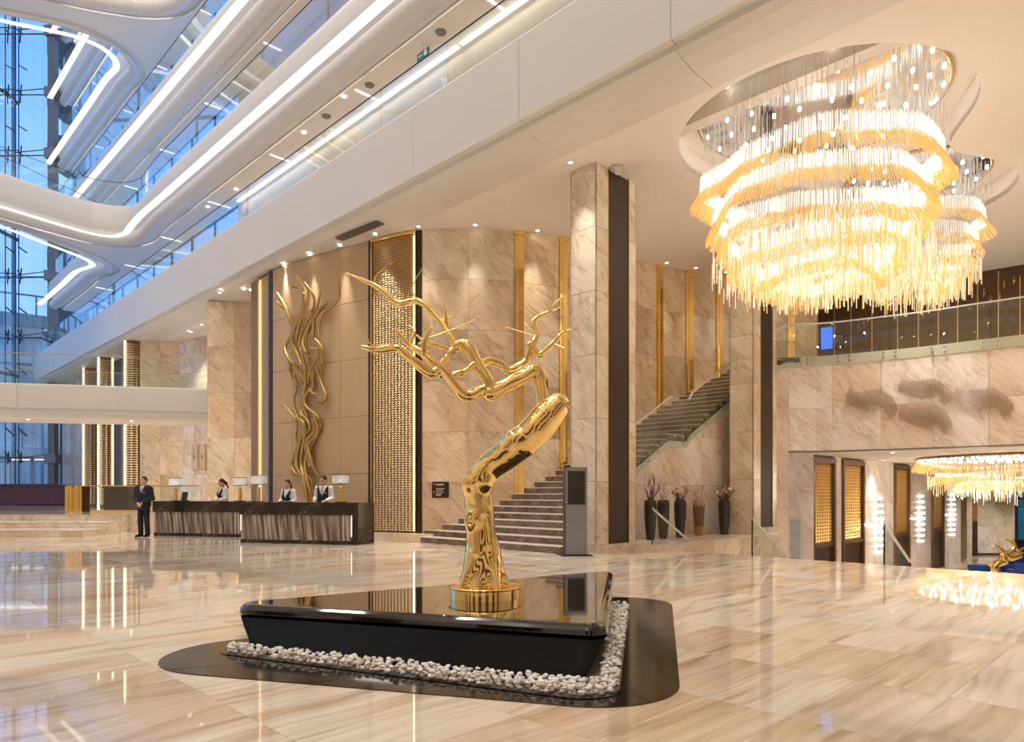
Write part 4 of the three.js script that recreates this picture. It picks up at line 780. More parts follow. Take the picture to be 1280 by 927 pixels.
// ---------------------------------------------------------------- chandeliers
const rodMat = {
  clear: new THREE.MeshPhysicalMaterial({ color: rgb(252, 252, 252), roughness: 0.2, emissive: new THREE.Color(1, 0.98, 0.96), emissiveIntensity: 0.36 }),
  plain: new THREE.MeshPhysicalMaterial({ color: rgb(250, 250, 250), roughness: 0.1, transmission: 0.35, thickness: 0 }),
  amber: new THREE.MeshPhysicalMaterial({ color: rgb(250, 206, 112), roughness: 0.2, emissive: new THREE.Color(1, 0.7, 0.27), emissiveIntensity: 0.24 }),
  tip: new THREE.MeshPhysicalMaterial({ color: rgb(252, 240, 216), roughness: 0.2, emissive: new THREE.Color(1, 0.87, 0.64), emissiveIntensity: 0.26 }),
};
// one geometry from many placed copies
function placedGeo(geo, list) {
  const n = geo.attributes.position.count, ix = geo.index.array, P = new Float32Array(list.length * n * 3), N = new Float32Array(list.length * n * 3), I = new Uint32Array(list.length * ix.length), v = new THREE.Vector3(), nm = new THREE.Matrix3();
  list.forEach((m, k) => { nm.getNormalMatrix(m); for (let i = 0; i < n; i++) { v.fromBufferAttribute(geo.attributes.position, i).applyMatrix4(m).toArray(P, (k * n + i) * 3); v.fromBufferAttribute(geo.attributes.normal, i).applyMatrix3(nm).normalize().toArray(N, (k * n + i) * 3); } for (let i = 0; i < ix.length; i++) I[k * ix.length + i] = ix[i] + k * n; });
  const g = new THREE.BufferGeometry(); g.setAttribute('position', new THREE.BufferAttribute(P, 3)); g.setAttribute('normal', new THREE.BufferAttribute(N, 3)); g.setAttribute('uv', new THREE.BufferAttribute(new Float32Array(list.length * n * 2), 2)); g.setIndex(new THREE.BufferAttribute(I, 1)); return g;
}
const mirror = std(new THREE.Color(0.82, 0.82, 0.83), 0.05, 1);
function chandelier(X, D, top, tiers, hang, plateR, label, individual, light, drop = 0) {
  const t = thing('chandelier', label, 'chandelier'), cyl = new THREE.CylinderGeometry(1, 1, 1, 5, 1, true), m = new THREE.Matrix4(), q = new THREE.Quaternion();
  const plate = new THREE.CylinderGeometry(plateR, plateR, 0.05, 72); plate.translate(X, top - 0.03, -D); part('mirror_plate', plate, mirror, t);
  const lip = new THREE.TorusGeometry(plateR, 0.035, 8, 72); lip.rotateX(Math.PI / 2); lip.translate(X, top - 0.04, -D); part('rim', lip, M.bronze, t);
  // bulbs set in the plate
  const bulb = new THREE.SphereGeometry(0.035, 8, 6), rings = Math.max(2, Math.round(plateR / 0.42));
  for (let k = 1; k <= rings; k++) { const r = plateR * (k - 0.25) / rings, n = Math.round(r * 2 * Math.PI / 0.62); for (let i = 0; i < n; i++) { const a = i / n * Math.PI * 2 + k, b = part('bulb', bulb, M.lamp, t); b.position.copy(V(X + Math.cos(a) * r, top - 0.07, D + Math.sin(a) * r)); } }
  const wires = []; const rods = { clear: [], amber: [], tip: [] };
  const add = (kind, a, b, r) => { const d = b.clone().sub(a), L = d.length(); q.setFromUnitVectors(EY, d.normalize()); m.compose(a.clone().add(b).multiplyScalar(0.5), q, new THREE.Vector3(r, L, r)); rods[kind].push(m.clone()); };
  tiers.forEach(([y, r, up, low], k) => {
    const n = Math.round(2 * Math.PI * r / 0.043), list = { clear: [], amber: [] }; rods.clear = list.clear; rods.amber = list.amber;
    for (let ring = 0; ring < (plateR > 2 && plateR < 3 ? 2 : 1); ring++) for (let i = 0; i < n; i++) {
      const a = (i + ring * 0.5) / n * Math.PI * 2 + rr(-0.004, 0.004), wob = 1 + 0.035 * Math.sin(a * 5 + k * 2) + 0.02 * Math.sin(a * 9 + k), R = r * wob - ring * 0.07, dy = 0.07 * Math.sin(a * 3 + k * 1.7) + rr(-0.02, 0.02);
      const P = (rad, h) => V(X + Math.cos(a) * rad, h, D + Math.sin(a) * rad), out = 0.14 + 0.05 * Math.sin(a * 7 + k * 3);
      add('clear', P(R, y + dy), P(R + 0.02, y + dy - up), 0.0085); add('amber', P(R + 0.02, y + dy - up + 0.02), P(R + 0.02 + out, y + dy - up - low * rr(0.85, 1.1)), 0.0085);
      if (ring === 0 && i % 9 === 0) wires.push([P(R, y + dy), P(R, top - 0.05)]);
    }
    for (const kind of ['clear', 'amber']) { const im = new THREE.Mesh(placedGeo(cyl, list[kind]), rodMat[kind]); im.name = kind === 'clear' ? 'clear_rod_tier' : 'amber_rod_tier'; im.userData.kind = 'stuff'; im.userData.label = kind === 'clear' ? 'tier of clear glass rods' : 'flaring fringe of amber glass rods'; shade(im); t.add(im); }
  });
  // slim clear rods between the plate and the first tier
  if (drop) { const list = []; rods.clear = list; for (let i = 0; i < drop; i++) { const a = rnd() * Math.PI * 2, r = plateR * Math.sqrt(rr(0.35, 0.97)), L = rr(0.14, 0.5), y0 = top - 0.08 - rr(0, 0.25); add('clear', V(X + Math.cos(a) * r, y0, D + Math.sin(a) * r), V(X + Math.cos(a) * r, y0 - L, D + Math.sin(a) * r), 0.006); } const im = new THREE.Mesh(placedGeo(cyl, list), rodMat.plain); im.name = 'upper_rod_cluster'; im.userData.kind = 'stuff'; shade(im); t.add(im); }
  // long free-hanging rods
  const lists = { tip: [], clear: [] };
  for (let i = 0; i < hang.n; i++) {
    const a = rnd() * Math.PI * 2, r = hang.r * Math.sqrt(rr(0.03, 1)), bottom = hang.bottom(r / hang.r) + rr(-0.22, 0.3), L = rr(0.3, 0.62), P = h => V(X + Math.cos(a) * r, h, D + Math.sin(a) * r);
    if (i < individual) { const o = part('glass_rod', cyl, i % 3 ? rodMat.tip : rodMat.amber, t); o.position.copy(P(bottom + L / 2)); o.scale.set(0.011, L, 0.011); } else { rods.tip = lists.tip; add('tip', P(bottom), P(bottom + L), 0.011); }
    wires.push([P(bottom + L), P(Math.min(top - 0.05, bottom + L + rr(0.6, 1.6)))]);
  }
  if (lists.tip.length) { const im = new THREE.Mesh(placedGeo(cyl, lists.tip), rodMat.tip); im.name = 'hanging_rod_cluster'; im.userData.kind = 'stuff'; shade(im); t.add(im); }
  const w = new THREE.Mesh(placedGeo(cyl, wires.map(([a, b]) => { const d = b.clone().sub(a), L = d.length(); q.setFromUnitVectors(EY, d.normalize()); return new THREE.Matrix4().compose(a.clone().add(b).multiplyScalar(0.5), q, new THREE.Vector3(0.0018, L, 0.0018)); })), M.steel); w.name = 'wire_cluster'; w.userData.kind = 'stuff'; shade(w); t.add(w);
  // the lamps inside
  for (let k = 0; k < light.n; k++) { const a = k / light.n * Math.PI * 2 + 0.4, l = new THREE.PointLight(new THREE.Color(1, 0.93, 0.83), light.k); l.position.copy(V(X + Math.cos(a) * light.r, light.y + (k % 2) * light.dy, D + Math.sin(a) * light.r)); l.shadow.radius = 2; l.castShadow = true; scene.add(l); }
  return t;
}
chandelier(CH[0].X, CH[0].D, H + 0.5, [[7.55, 2.08, 0.34, 0.3], [7.02, 1.93, 0.3, 0.28], [6.52, 1.7, 0.28, 0.28], [6.06, 1.4, 0.26, 0.26], [5.68, 1.02, 0.24, 0.24]], { n: 620, r: 2.0, bottom: t => 5.05 + 0.42 * t * t }, 2.22, 'large tiered chandelier of clear and amber glass rods, nearer the atrium', 290, { n: 8, r: 1.2, y: 6.3, dy: 1.4, k: LIGHT.chand }, 800);
chandelier(CH[1].X, CH[1].D, H + 0.5, [[7.75, 1.38, 0.3, 0.28], [7.3, 1.26, 0.28, 0.26], [6.88, 1.06, 0.26, 0.24], [6.5, 0.78, 0.22, 0.22]], { n: 380, r: 1.36, bottom: t => 5.75 + 0.4 * t * t }, 1.52, 'smaller tiered chandelier of amber glass rods nearer the mezzanine', 290, { n: 6, r: 0.75, y: 6.7, dy: 1.2, k: LIGHT.chand * 0.7 }, 450);
chandelier(19.2, 25.6, 2.64, [[2.5, 3.5, 0.1, 0.34], [2.05, 2.9, 0.1, 0.3], [1.7, 2.3, 0.1, 0.28]], { n: 300, r: 3.3, bottom: t => 0.85 + 0.5 * t }, 3.6, 'wide amber glass chandelier hanging in the lower hall', 120, { n: 5, r: 1.8, y: 1.2, dy: 0.8, k: LIGHT.chandLow });

// ---------------------------------------------------------------- downlights of the lobby ceiling
const spotHead = new THREE.CylinderGeometry(0.045, 0.045, 0.02, 18), spotRing = new THREE.TorusGeometry(0.058, 0.012, 6, 20); spotRing.rotateX(Math.PI / 2);
function downlight(X, D, y, tx, td, k, angle, label, group, blend = 0.7) {
  const t = thing('downlight', label, 'downlight', group); const a = part('lens', spotHead, M.lamp, t), b = part('ring', spotRing, M.white, t); a.position.copy(V(X, y - 0.012, D)); b.position.copy(V(X, y - 0.012, D));
  if (k) { const l = new THREE.SpotLight(WARM, k, 0, angle, blend, 2); l.position.copy(V(X, y - 0.05, D)); l.target.position.copy(V(tx, 0, td)); l.shadow.radius = 2; l.castShadow = true; scene.add(l, l.target); }
}
const atCeil = (px, py) => { const D = FOCAL * (H - EYE) / (HORIZON - py); return [ratio(px) * D, D]; };
// washing the wall behind reception (the three lit cones), then along the curved wall
for (const [px, py] of [[355, 331], [387, 318], [425, 306]]) { const [X, D] = atCeil(px, py), s = wallPath.byPx(px + 6), [wx, wd] = wallPath.at(s); downlight(X, D, H, wx, wd - 0.35, LIGHT.wash, 0.3, 'small ceiling downlight washing the beige panelling', 'downlights over the reception panelling', 0.9); }
for (const [px, py] of [[469, 292], [523, 282], [594, 280], [672, 287]]) { const [X, D] = atCeil(px, py); downlight(X, D, H, X, D - 1.6, LIGHT.spot, 0.5, 'small ceiling downlight along the curved stone wall', 'downlights along the curved wall'); }
for (const [px, py] of [[713, 202], [305, 361], [252, 405], [236, 413]]) { const [X, D] = atCeil(px, py); downlight(X, D, H, X - 1.2, D - 2.4, LIGHT.spot, 0.75, 'small ceiling downlight in the open lobby ceiling', 'downlights of the lobby ceiling'); }
for (const x of [824, 861, 899]) { const s = WX(x), [X, D, tx, td] = wallPath.at(s); downlight(X + td * 0.35, D - tx * 0.35, H, X + td * 0.3, D - tx * 0.3, LIGHT.spot * 0.3, 0.35, 'small downlight over a narrow gold pilaster by the stair', 'downlights over the stair'); }
// rows out of frame over the open lobby floor
for (let i = 0; i < 5; i++) for (let j = 0; j < 4; j++) { const [X, D] = pq(11.8 + i * 2.4, 5.5 - j * 3.8); if (Math.hypot(X - CH[0].X, D - CH[0].D) < 2.9 || Math.hypot(X - CH[1].X, D - CH[1].D) < 2.3 || X > 19 || D < -8) continue; downlight(X, D, H, X, D, LIGHT.spot, 0.8, 'small ceiling downlight in the lobby ceiling beside the chandeliers', 'downlights beside the chandeliers'); }
for (const [X, D] of [[-8.7, 24.6], [-9.9, 24.9]].map(([X, D]) => [X - 0.3, D - 0.9])) downlight(X, D, H, X - 0.6, D - 1.6, LIGHT.spot * 0.7, 0.6, 'small ceiling downlight above the reception desks', 'downlights over the reception desks');
for (const [X, D] of [[-13.9, 29.8], [-12.3, 28.3]]) downlight(X, D, H, X, D + 0.4, LIGHT.spot, 0.7, 'small ceiling downlight above the foyer wall', 'downlights over the foyer');
for (const [X, D] of [[-18, 25.6], [-14.5, 26.2], [-21.5, 25]]) downlight(X, D, 4.06, X, D, LIGHT.spot * 0.35, 0.9, 'small downlight under the footbridge', 'downlights under the footbridge');
for (const [px, py] of [[1043, 571.5], [1104, 575], [1116, 565]]) { const D = FOCAL * (2.66 - EYE) / (HORIZON - py), X = ratio(px) * D; downlight(X, D, 2.66, X, D - 0.3, LIGHT.spot * 0.55, 0.8, 'small downlight in the lower hall ceiling by the lifts', 'downlights of the lower hall'); }
for (const [X, D] of [[29.5, 40.5], [33, 40.5], [26, 36], [22, 29.5]]) downlight(X, D, 2.66, X, D + 0.8, LIGHT.spot * 0.8, 0.8, 'small downlight in the lower hall ceiling over the lounge', 'downlights over the lounge');
for (const [X, D] of [[12.5, 21.7], [14.8, 19.8], [17, 17.5]]) downlight(X, D, H, X + 0.3, D + 0.6, LIGHT.spot * 0.4, 0.7, 'small downlight over the mezzanine', 'downlights over the mezzanine');
{ // slot diffuser and sensor in the ceiling
  const a = atCeil(424, 299), b = atCeil(476, 278), t = thing('slot_diffuser', 'long dark slot air diffuser in the lobby ceiling', 'vent'), c = new Coll(); c.bar(V(a[0], H - 0.006, a[1]), V(b[0], H - 0.006, b[1]), 0.26, 0.012, EY); part('slot', c.geo(), std(rgb(104, 92, 82), 0.7), t);
  const d = new Coll(), n = V(b[0] - a[0], 0, b[1] - a[1]).normalize(), o = new THREE.Vector3(n.z, 0, -n.x); for (const k of [-0.07, 0, 0.07]) d.bar(V(a[0], H - 0.016, a[1]).addScaledVector(o, k), V(b[0], H - 0.016, b[1]).addScaledVector(o, k), 0.03, 0.012, EY); part('blade', d.geo(), M.grey, t);
  const [X, D] = atCeil(772, 209), s = thing('ceiling_sensor', 'white ceiling sensor beside the square column', 'sensor'), g1 = new THREE.CylinderGeometry(0.14, 0.17, 0.05, 18); g1.translate(X, H - 0.025, -D); part('base', g1, M.white, s); const g2 = new THREE.SphereGeometry(0.09, 14, 8); g2.translate(X, H - 0.07, -D); part('dome', g2, M.white, s);
}

// ---------------------------------------------------------------- golden tree on its black plinth
const PT = 0.3;                                              // plinth top
function roundPoly(pts, r, n = 10) {
  const out = []; pts.forEach((b, i) => { const a = pts[(i + pts.length - 1) % pts.length], c = pts[(i + 1) % pts.length], rad = Array.isArray(r) ? r[i] : r, B = new THREE.Vector2(...b), u = new THREE.Vector2(...a).sub(B).normalize(), v = new THREE.Vector2(...c).sub(B).normalize(), ang = Math.acos(u.dot(v)), d = rad / Math.tan(ang / 2), ctr = B.clone().add(u.clone().add(v).normalize().multiplyScalar(rad / Math.sin(ang / 2)));
    const s = B.clone().addScaledVector(u, d), e = B.clone().addScaledVector(v, d), a0 = Math.atan2(s.y - ctr.y, s.x - ctr.x); let a1 = Math.atan2(e.y - ctr.y, e.x - ctr.x); while (a1 - a0 > Math.PI) a1 -= 2 * Math.PI; while (a1 - a0 < -Math.PI) a1 += 2 * Math.PI;
    for (let k = 0; k <= n; k++) { const t = a0 + (a1 - a0) * k / n; out.push([ctr.x + rad * Math.cos(t), ctr.y + rad * Math.sin(t)]); } }); return out;
}
// rounded triangle whose rounded tips lie at the given points
function tipped(tips, r, n = 10) {
  let v = tips.map(p => [...p]);
  for (let k = 0; k < 40; k++) v = v.map((b, i) => { const a = v[(i + 2) % 3], c = v[(i + 1) % 3], u = [a[0] - b[0], a[1] - b[1]], w = [c[0] - b[0], c[1] - b[1]], lu = Math.hypot(...u), lw = Math.hypot(...w), bx = u[0] / lu + w[0] / lw, bd = u[1] / lu + w[1] / lw, lb = Math.hypot(bx, bd), half = Math.acos((u[0] * w[0] + u[1] * w[1]) / lu / lw) / 2, e = r[i] / Math.sin(half) - r[i]; return [tips[i][0] - bx / lb * e, tips[i][1] - bd / lb * e]; });
  return roundPoly(v, r, n);
}
const onH = (px, py, h) => { const D = FOCAL * (EYE - h) / (py - HORIZON); return [ratio(px) * D, D]; };
const lerpTips = (A, B, t) => A.map((p, i) => [p[0] + (B[i][0] - p[0]) * t, p[1] + (B[i][1] - p[1]) * t]);
const topTips = [onH(300, 757, PT - 0.03), onH(751, 785, PT - 0.03), onH(759, 713.5, PT)], footTips = [onH(318, 814, 0), onH(717, 863, 0), onH(738, 772, 0)];
{
  const t = thing('plinth', 'glossy black rounded triangular plinth under the golden tree', 'plinth');
  const lay = [[0, -0.02], [0.12, 0.03], [0.4, 0.08], [0.72, 0.13], [1.02, PT - 0.1]], N = 33, P = [], I = [], U = [];
  lay.forEach(([k, y]) => tipped(lerpTips(footTips, topTips, k * 0.9), [0.16, 0.13, 0.14]).forEach(([X, D], i) => { P.push(X, y, -D); U.push(i * 0.1, y); }));
  for (let a = 0; a < lay.length - 1; a++) for (let i = 0; i < N; i++) { const j = (i + 1) % N, b = a * N, c = b + N; I.push(b + i, b + j, c + i, c + i, b + j, c + j); }
  const g = new THREE.BufferGeometry(); g.setAttribute('position', new THREE.Float32BufferAttribute(P, 3)); g.setAttribute('uv', new THREE.Float32BufferAttribute(U, 2)); g.setIndex(I); g.computeVertexNormals(); part('body', g, M.blackSatin, t);
  part('top_slab', slabGeo(tipped(topTips, [0.17, 0.14, 0.15], 14), PT - 0.155, PT, [], 0.074), M.black, t);
}
const inTips = [onH(277, 813, 0), onH(757, 873, 0), onH(776, 757, 0)], outTips = [onH(203, 822, 0), onH(812, 879, 0), onH(806, 748, 0)];
{
  const inl = structGroup('floor_inlay', 'black stone border set in the floor round the plinth', 'inlay');
  const outer = tipped(outTips, [0.62, 0.6, 0.5], 24), inner = tipped(inTips, [0.22, 0.3, 0.2], 24);
  // cut the border into slabs
  const pA = new Path([...outer, outer[0]], false), pB = new Path([...inner, inner[0]], false), n = 12, m = 14;
  const cut = (path, a, b) => { const r = []; for (let k = 0; k <= m; k++) { const s = a + (b - a) * k / m, q = path.at(((s % path.length) + path.length) % path.length); r.push([q[0], q[1]]); } return r; };
  for (let i = 0; i < n; i++) { const f = 0.0004, a = cut(pA, (i / n + f) * pA.length, ((i + 1) / n - f) * pA.length), b = cut(pB, (i / n + f) * pB.length, ((i + 1) / n - f) * pB.length); part('slab', slabGeo([...a, ...b.reverse()], 0.001, 0.006), M.blackStone, inl); }
  part('joint_bed', slabGeo(outer, 0.0005, 0.004, [inner.slice().reverse()]), M.brown, inl);
  part('kerb', slabGeo(inner, 0.001, 0.012, [tipped(inTips.map(([X, D], i) => [X + [0.04, -0.02, -0.02][i], D + [0, 0.03, -0.04][i]]), [0.2, 0.28, 0.18], 24).reverse()]), M.blackStone, inl);
  part('gravel_bed', slabGeo(tipped(inTips, [0.21, 0.29, 0.19], 24), 0.0012, 0.008), M.pit, inl);
}
{ // pebbles
  const inside = (pt, poly) => { let c = false; for (let i = 0, j = poly.length - 1; i < poly.length; j = i++) { const [x, y] = poly[i], [u, v] = poly[j]; if ((y > pt[1]) !== (v > pt[1]) && pt[0] < (u - x) * (pt[1] - y) / (v - y) + x) c = !c; } return c; };
  const A = tipped(inTips.map(([X, D], i) => [X + [0.06, -0.03, -0.03][i], D + [0, 0.04, -0.05][i]]), [0.18, 0.26, 0.17]), B = tipped(lerpTips(footTips, topTips, 0.3).map(([X, D], i) => [X + [-0.1, 0.06, 0.1][i], D + [-0.02, -0.1, 0.08][i]]), [0.15, 0.12, 0.13]), lo = [-3, 3.5], hi = [2, 9.5], geos = [], list = [];
  for (let k = 0; k < 6; k++) { const g = new THREE.IcosahedronGeometry(1, 1), p = g.attributes.position; for (let i = 0; i < p.count; i++) { const x = p.getX(i), y = p.getY(i), z = p.getZ(i), s = 1 + 0.16 * Math.sin(x * 3 + k) + 0.12 * Math.sin(y * 4 - k * 2) + 0.1 * Math.sin(z * 5 + k * 3); p.setXYZ(i, x * s * 1.15, y * s * 0.72, z * s * 0.95); } g.computeVertexNormals(); geos.push(g); }
  const pm = [std(rgb(245, 239, 230), 0.7), std(rgb(252, 249, 244), 0.65), std(rgb(228, 216, 202), 0.7)];
  const cells = [new Map(), new Map()], key = (X, D) => Math.floor(X / 0.05) * 10007 + Math.floor(D / 0.05);
  for (let i = 0; i < 90000 && list.length < 5200; i++) {
    const X = rr(lo[0], hi[0]), D = rr(lo[1], hi[1]); if (!inside([X, D], A) || inside([X, D], B)) continue; const r = rr(0.014, 0.024), up = rnd() < 0.4 ? 1 : 0, m = cells[up]; let ok = true;
    for (let a = -1; a < 2 && ok; a++) for (let b = -1; b < 2 && ok; b++) for (const o of m.get(key(X + a * 0.05, D + b * 0.05)) || []) if (Math.hypot(o.X - X, o.D - D) < (o.r + r) * 0.98) { ok = false; break; }
    if (!ok) continue; const p = { X, D, r, y: 0.012 + r * 0.7 + up * 0.03, g: Math.floor(rnd() * 6), m: rnd() < 0.5 ? 1 : rnd() < 0.7 ? 0 : 2, ry: rnd() * 6.3, rx: rr(-0.3, 0.3) }; list.push(p); const k = key(X, D); m.set(k, [...(m.get(k) || []), p]);
  }
  const front = p => { const px = 640 + FOCAL * p.X / p.D, py = HORIZON + FOCAL * (EYE - p.y) / p.D; const hidden = py < 760 || (px < 745 && py < 808 + (px - 318) * 0.114 - 4); return hidden ? 0 : p.r / p.D * (p.y > 0.028 ? 1.6 : 1); };
  list.sort((a, b) => front(b) - front(a));
  list.forEach((p, i) => { if (i < 295) { const o = solid('pebble', geos[p.g], pm[p.m], 'small rounded white pebble in the bed round the black plinth', 'pebble', 'white pebbles round the plinth'); o.position.copy(V(p.X, p.y, p.D)); o.scale.setScalar(p.r); o.rotation.set(p.rx, p.ry, 0); } });
  for (let k = 0; k < 6; k++) { const r = list.slice(295).filter(p => p.g === k), im = new THREE.InstancedMesh(geos[k], pm[k % 3], r.length), d = new THREE.Object3D(); r.forEach((p, i) => { d.position.copy(V(p.X, p.y, p.D)); d.scale.setScalar(p.r); d.rotation.set(p.rx, p.ry, 0); d.updateMatrix(); im.setMatrixAt(i, d.matrix); }); im.name = numbered('pebble_bed'); shade(im); tag(im, 'bed of small white pebbles filling the border round the plinth', 'pebbles', 'pebble bed fill', 'stuff'); scene.add(im); }
}
{
  const TD = 6.5, k = TD / FOCAL, T = (px, py, dz = 0) => { const D = TD + dz; return V(ratio(px) * D, hAt(py, D), D); };
  const t = thing('golden_tree', 'gleaming golden tree sculpture with a bent trunk and bare branches', 'sculpture');
  const base = T(606, 745), disc = new THREE.CylinderGeometry(0.332, 0.336, 0.1, 56); disc.translate(base.x, PT + 0.05, base.z); part('base', disc, M.gold, t);
  const lip = new THREE.TorusGeometry(0.33, 0.013, 8, 56); lip.rotateX(Math.PI / 2); lip.translate(base.x, PT + 0.095, base.z); part('base_rim', lip, M.gold, t);
  // trunk as one cast surface
  const J = [[604, 738, 0, 23], [603, 705, 0, 19.5], [601, 665, 0, 18.5], [599, 630, 0, 17.5], [597, 606, 0, 17], [606, 590, -0.02, 18], [628, 572, -0.04, 19], [652, 553, -0.05, 20], [670, 536, -0.06, 21], [684, 520, -0.06, 19.5], [697, 507, -0.06, 16]].map(([x, y, z, r]) => { const q = T(x, y, z); return [q.x, q.y, q.z, r * k]; });
  const sp = new THREE.CatmullRomCurve3(J.map(j => new THREE.Vector3(j[0], j[1], j[2])), false, 'centripetal'), JJ = []; for (let i = 0; i <= 44; i++) { const q = sp.getPoint(i / 44), f = i / 44 * (J.length - 1), n = Math.min(J.length - 2, Math.floor(f)); JJ.push([q.x, q.y, q.z, J[n][3] + (J[n + 1][3] - J[n][3]) * (f - n)]); }
  const roots = []; for (let i = 0; i < 8; i++) { const a = i / 8 * Math.PI * 2 + 0.3, R = 0.22 + 0.03 * Math.sin(i * 2.3); roots.push([[base.x + Math.cos(a) * 0.07, PT + 0.42 + 0.08 * Math.sin(i * 3), base.z + Math.sin(a) * 0.07], [base.x + Math.cos(a) * R, PT + 0.11, base.z + Math.sin(a) * R]]); }
  const knots = [[T(589, 649, -0.1), 0.06], [T(588, 602, -0.05), 0.075], [T(642, 549, -0.1), 0.07], [T(606, 604, -0.09), 0.06]];
  const ridges = [[T(622, 735, -0.06), T(616, 690, -0.1), T(611, 640, -0.09)], [T(590, 735, -0.1), T(596, 690, -0.12), T(598, 640, -0.11)], [T(602, 640, -0.11), T(590, 606, -0.1), T(612, 576, -0.12), T(650, 545, -0.15)], [T(628, 588, -0.08), T(662, 562, -0.12), T(690, 524, -0.13)]];
  const trunk = (x, y, z) => {
    let d = 1e3; for (let i = 0; i < JJ.length - 1; i++) { if (Math.abs(JJ[i][1] - y) > 0.3 && d < 1e3) continue; if (Math.abs(JJ[i][1] - y) > 0.5) continue; const e = cone(x, y, z, JJ[i], JJ[i + 1], JJ[i][3], JJ[i + 1][3]); if (e < d) d = e; }
    if (d > 0.3) return d; if (y < PT + 0.75) for (const [a, b] of roots) d = smin(d, cone(x, y, z, a, b, 0.03, 0.034), 0.12);
    for (const [c, r] of knots) d = smin(d, Math.hypot(x - c.x, y - c.y, z - c.z) - r, 0.09);
    for (const l of ridges) for (let i = 0; i < l.length - 1; i++) d = smin(d, cone(x, y, z, l[i].toArray(), l[i + 1].toArray(), 0.026, 0.03), 0.05);
    return d + 0.005 * Math.sin(x * 9 + y * 4) * Math.sin(z * 11 - y * 5 + 1) + 0.0012 * Math.sin(y * 17 + x * 22 + z * 19);
  };
  part('trunk', field([base.x - 0.38, PT + 0.06, base.z - 0.42], [base.x + 0.95, PT + 2.2, base.z + 0.46], 0.0135, trunk), M.gold, t);
  { const q = T(588, 649, -0.155), kn = new THREE.TorusGeometry(0.05, 0.015, 8, 24); kn.scale(0.85, 1.3, 1); kn.rotateY(-0.35); kn.translate(q.x, q.y, q.z); part('knot', kn, M.gold, t); }
  // branches: image points with a radius in pixels and a depth offset
  const B = (list, o) => part('branch', limb(list.map(([x, y, r, z]) => T(x, y, z ?? 0)), list.map(p => p[2] * k), { sides: 12, per: 5, bump: 0.06, ...o }), M.gold, t);
  B([[681, 516, 9, -0.05], [677, 490, 8.5, -0.02], [675, 470, 8.5, 0], [670, 463.5, 9.5, 0], [655, 470, 9, -0.02], [636, 480, 9, -0.05], [613, 491, 10, -0.08]]);
  B([[615, 488, 9, -0.08], [606, 470, 8, -0.08], [595, 452, 7.5, -0.06], [586, 434, 8, -0.04], [578, 430, 7, -0.02], [571, 433.5, 6.5, 0]]);
  B([[612, 484, 7, -0.08], [598, 489, 7.5, -0.1], [582, 495, 7, -0.14], [563, 473, 6, -0.18], [547, 457, 5.8, -0.2], [528, 441, 5, -0.18], [512, 431, 4, -0.16], [504, 423, 3, -0.16], [495.5, 414, 1.5, -0.17]]);
  B([[571, 434, 6, 0], [562, 417, 5.4, 0.04], [553, 404, 5, 0.08], [541, 390, 4.6, 0.12], [522, 376, 4.4, 0.16], [508, 378, 4.4, 0.2], [497, 379, 4.6, 0.22], [481, 365, 4, 0.24], [467, 356, 3.4, 0.26], [450, 348.5, 2.2, 0.28], [434, 341.5, 0.8, 0.3]]);
  B([[559, 409, 3, 0.06], [557, 394, 2.4, 0.05], [556, 380, 1, 0.04]]);
  B([[547, 461, 5.5, -0.2], [541, 467, 6, -0.22], [522, 455, 6, -0.26], [509, 444, 5.4, -0.28], [496, 435, 5, -0.28], [471, 437, 4.4, -0.3], [452.5, 433.3, 2.4, -0.32]]);
  B([[549, 457, 4, -0.2], [557, 448, 4.2, -0.1], [566, 438, 4.6, -0.02]]);
  B([[530, 443, 4, -0.2], [531, 427, 3.6, -0.22], [538.5, 410, 1.6, -0.24]]);
  B([[513, 429, 3, -0.16], [516, 420, 2.6, -0.15], [519, 413, 1.2, -0.14]]);
  B([[521, 419, 1.2, -0.1], [528, 425, 2.2, -0.12], [536, 434, 2.6, -0.15]]);
  B([[524, 430, 2.2, -0.05], [537, 429, 2.4, -0.02], [549, 432, 2.6, 0], [563, 437, 3, 0]]);
  B([[563, 472, 4, -0.18], [571, 467, 4, -0.16], [580, 465, 4, -0.14], [590, 457, 4.2, -0.1], [598, 452, 4.4, -0.07]]);
  B([[598, 455, 5.5, -0.05], [605, 453, 5.2, 0], [614, 451, 5.2, 0.04], [627, 456, 5.4, 0.07], [636, 463, 5.6, 0.08], [650, 457, 5.4, 0.1], [658, 451, 5, 0.11], [661.5, 441, 5, 0.1], [663, 430, 4.6, 0.1]]);
  B([[662, 431, 5, 0.1], [668, 437, 4.8, 0.09], [674, 443, 4.6, 0.08], [690, 431, 3.8, 0.06], [704.5, 415, 2.2, 0.05], [724, 411, 0.7, 0.04]]);
  B([[667, 428, 4, 0.1], [671, 415, 3.8, 0.13], [666, 403, 4, 0.15], [677, 394, 3.2, 0.16], [691.5, 388, 1.4, 0.17]]);
  B([[691, 430, 2.6, 0.06], [699, 433, 2, 0.02], [706, 435.5, 0.9, -0.02]]);
  const W = (list, r = 0.9) => part('twig', limb(list.map(([x, y, z]) => T(x, y, z ?? 0)), list.map((_, i) => (i === list.length - 1 ? 0.35 : r) * k), { sides: 5, per: 2, smooth: list.length > 2 }), M.gold, t);
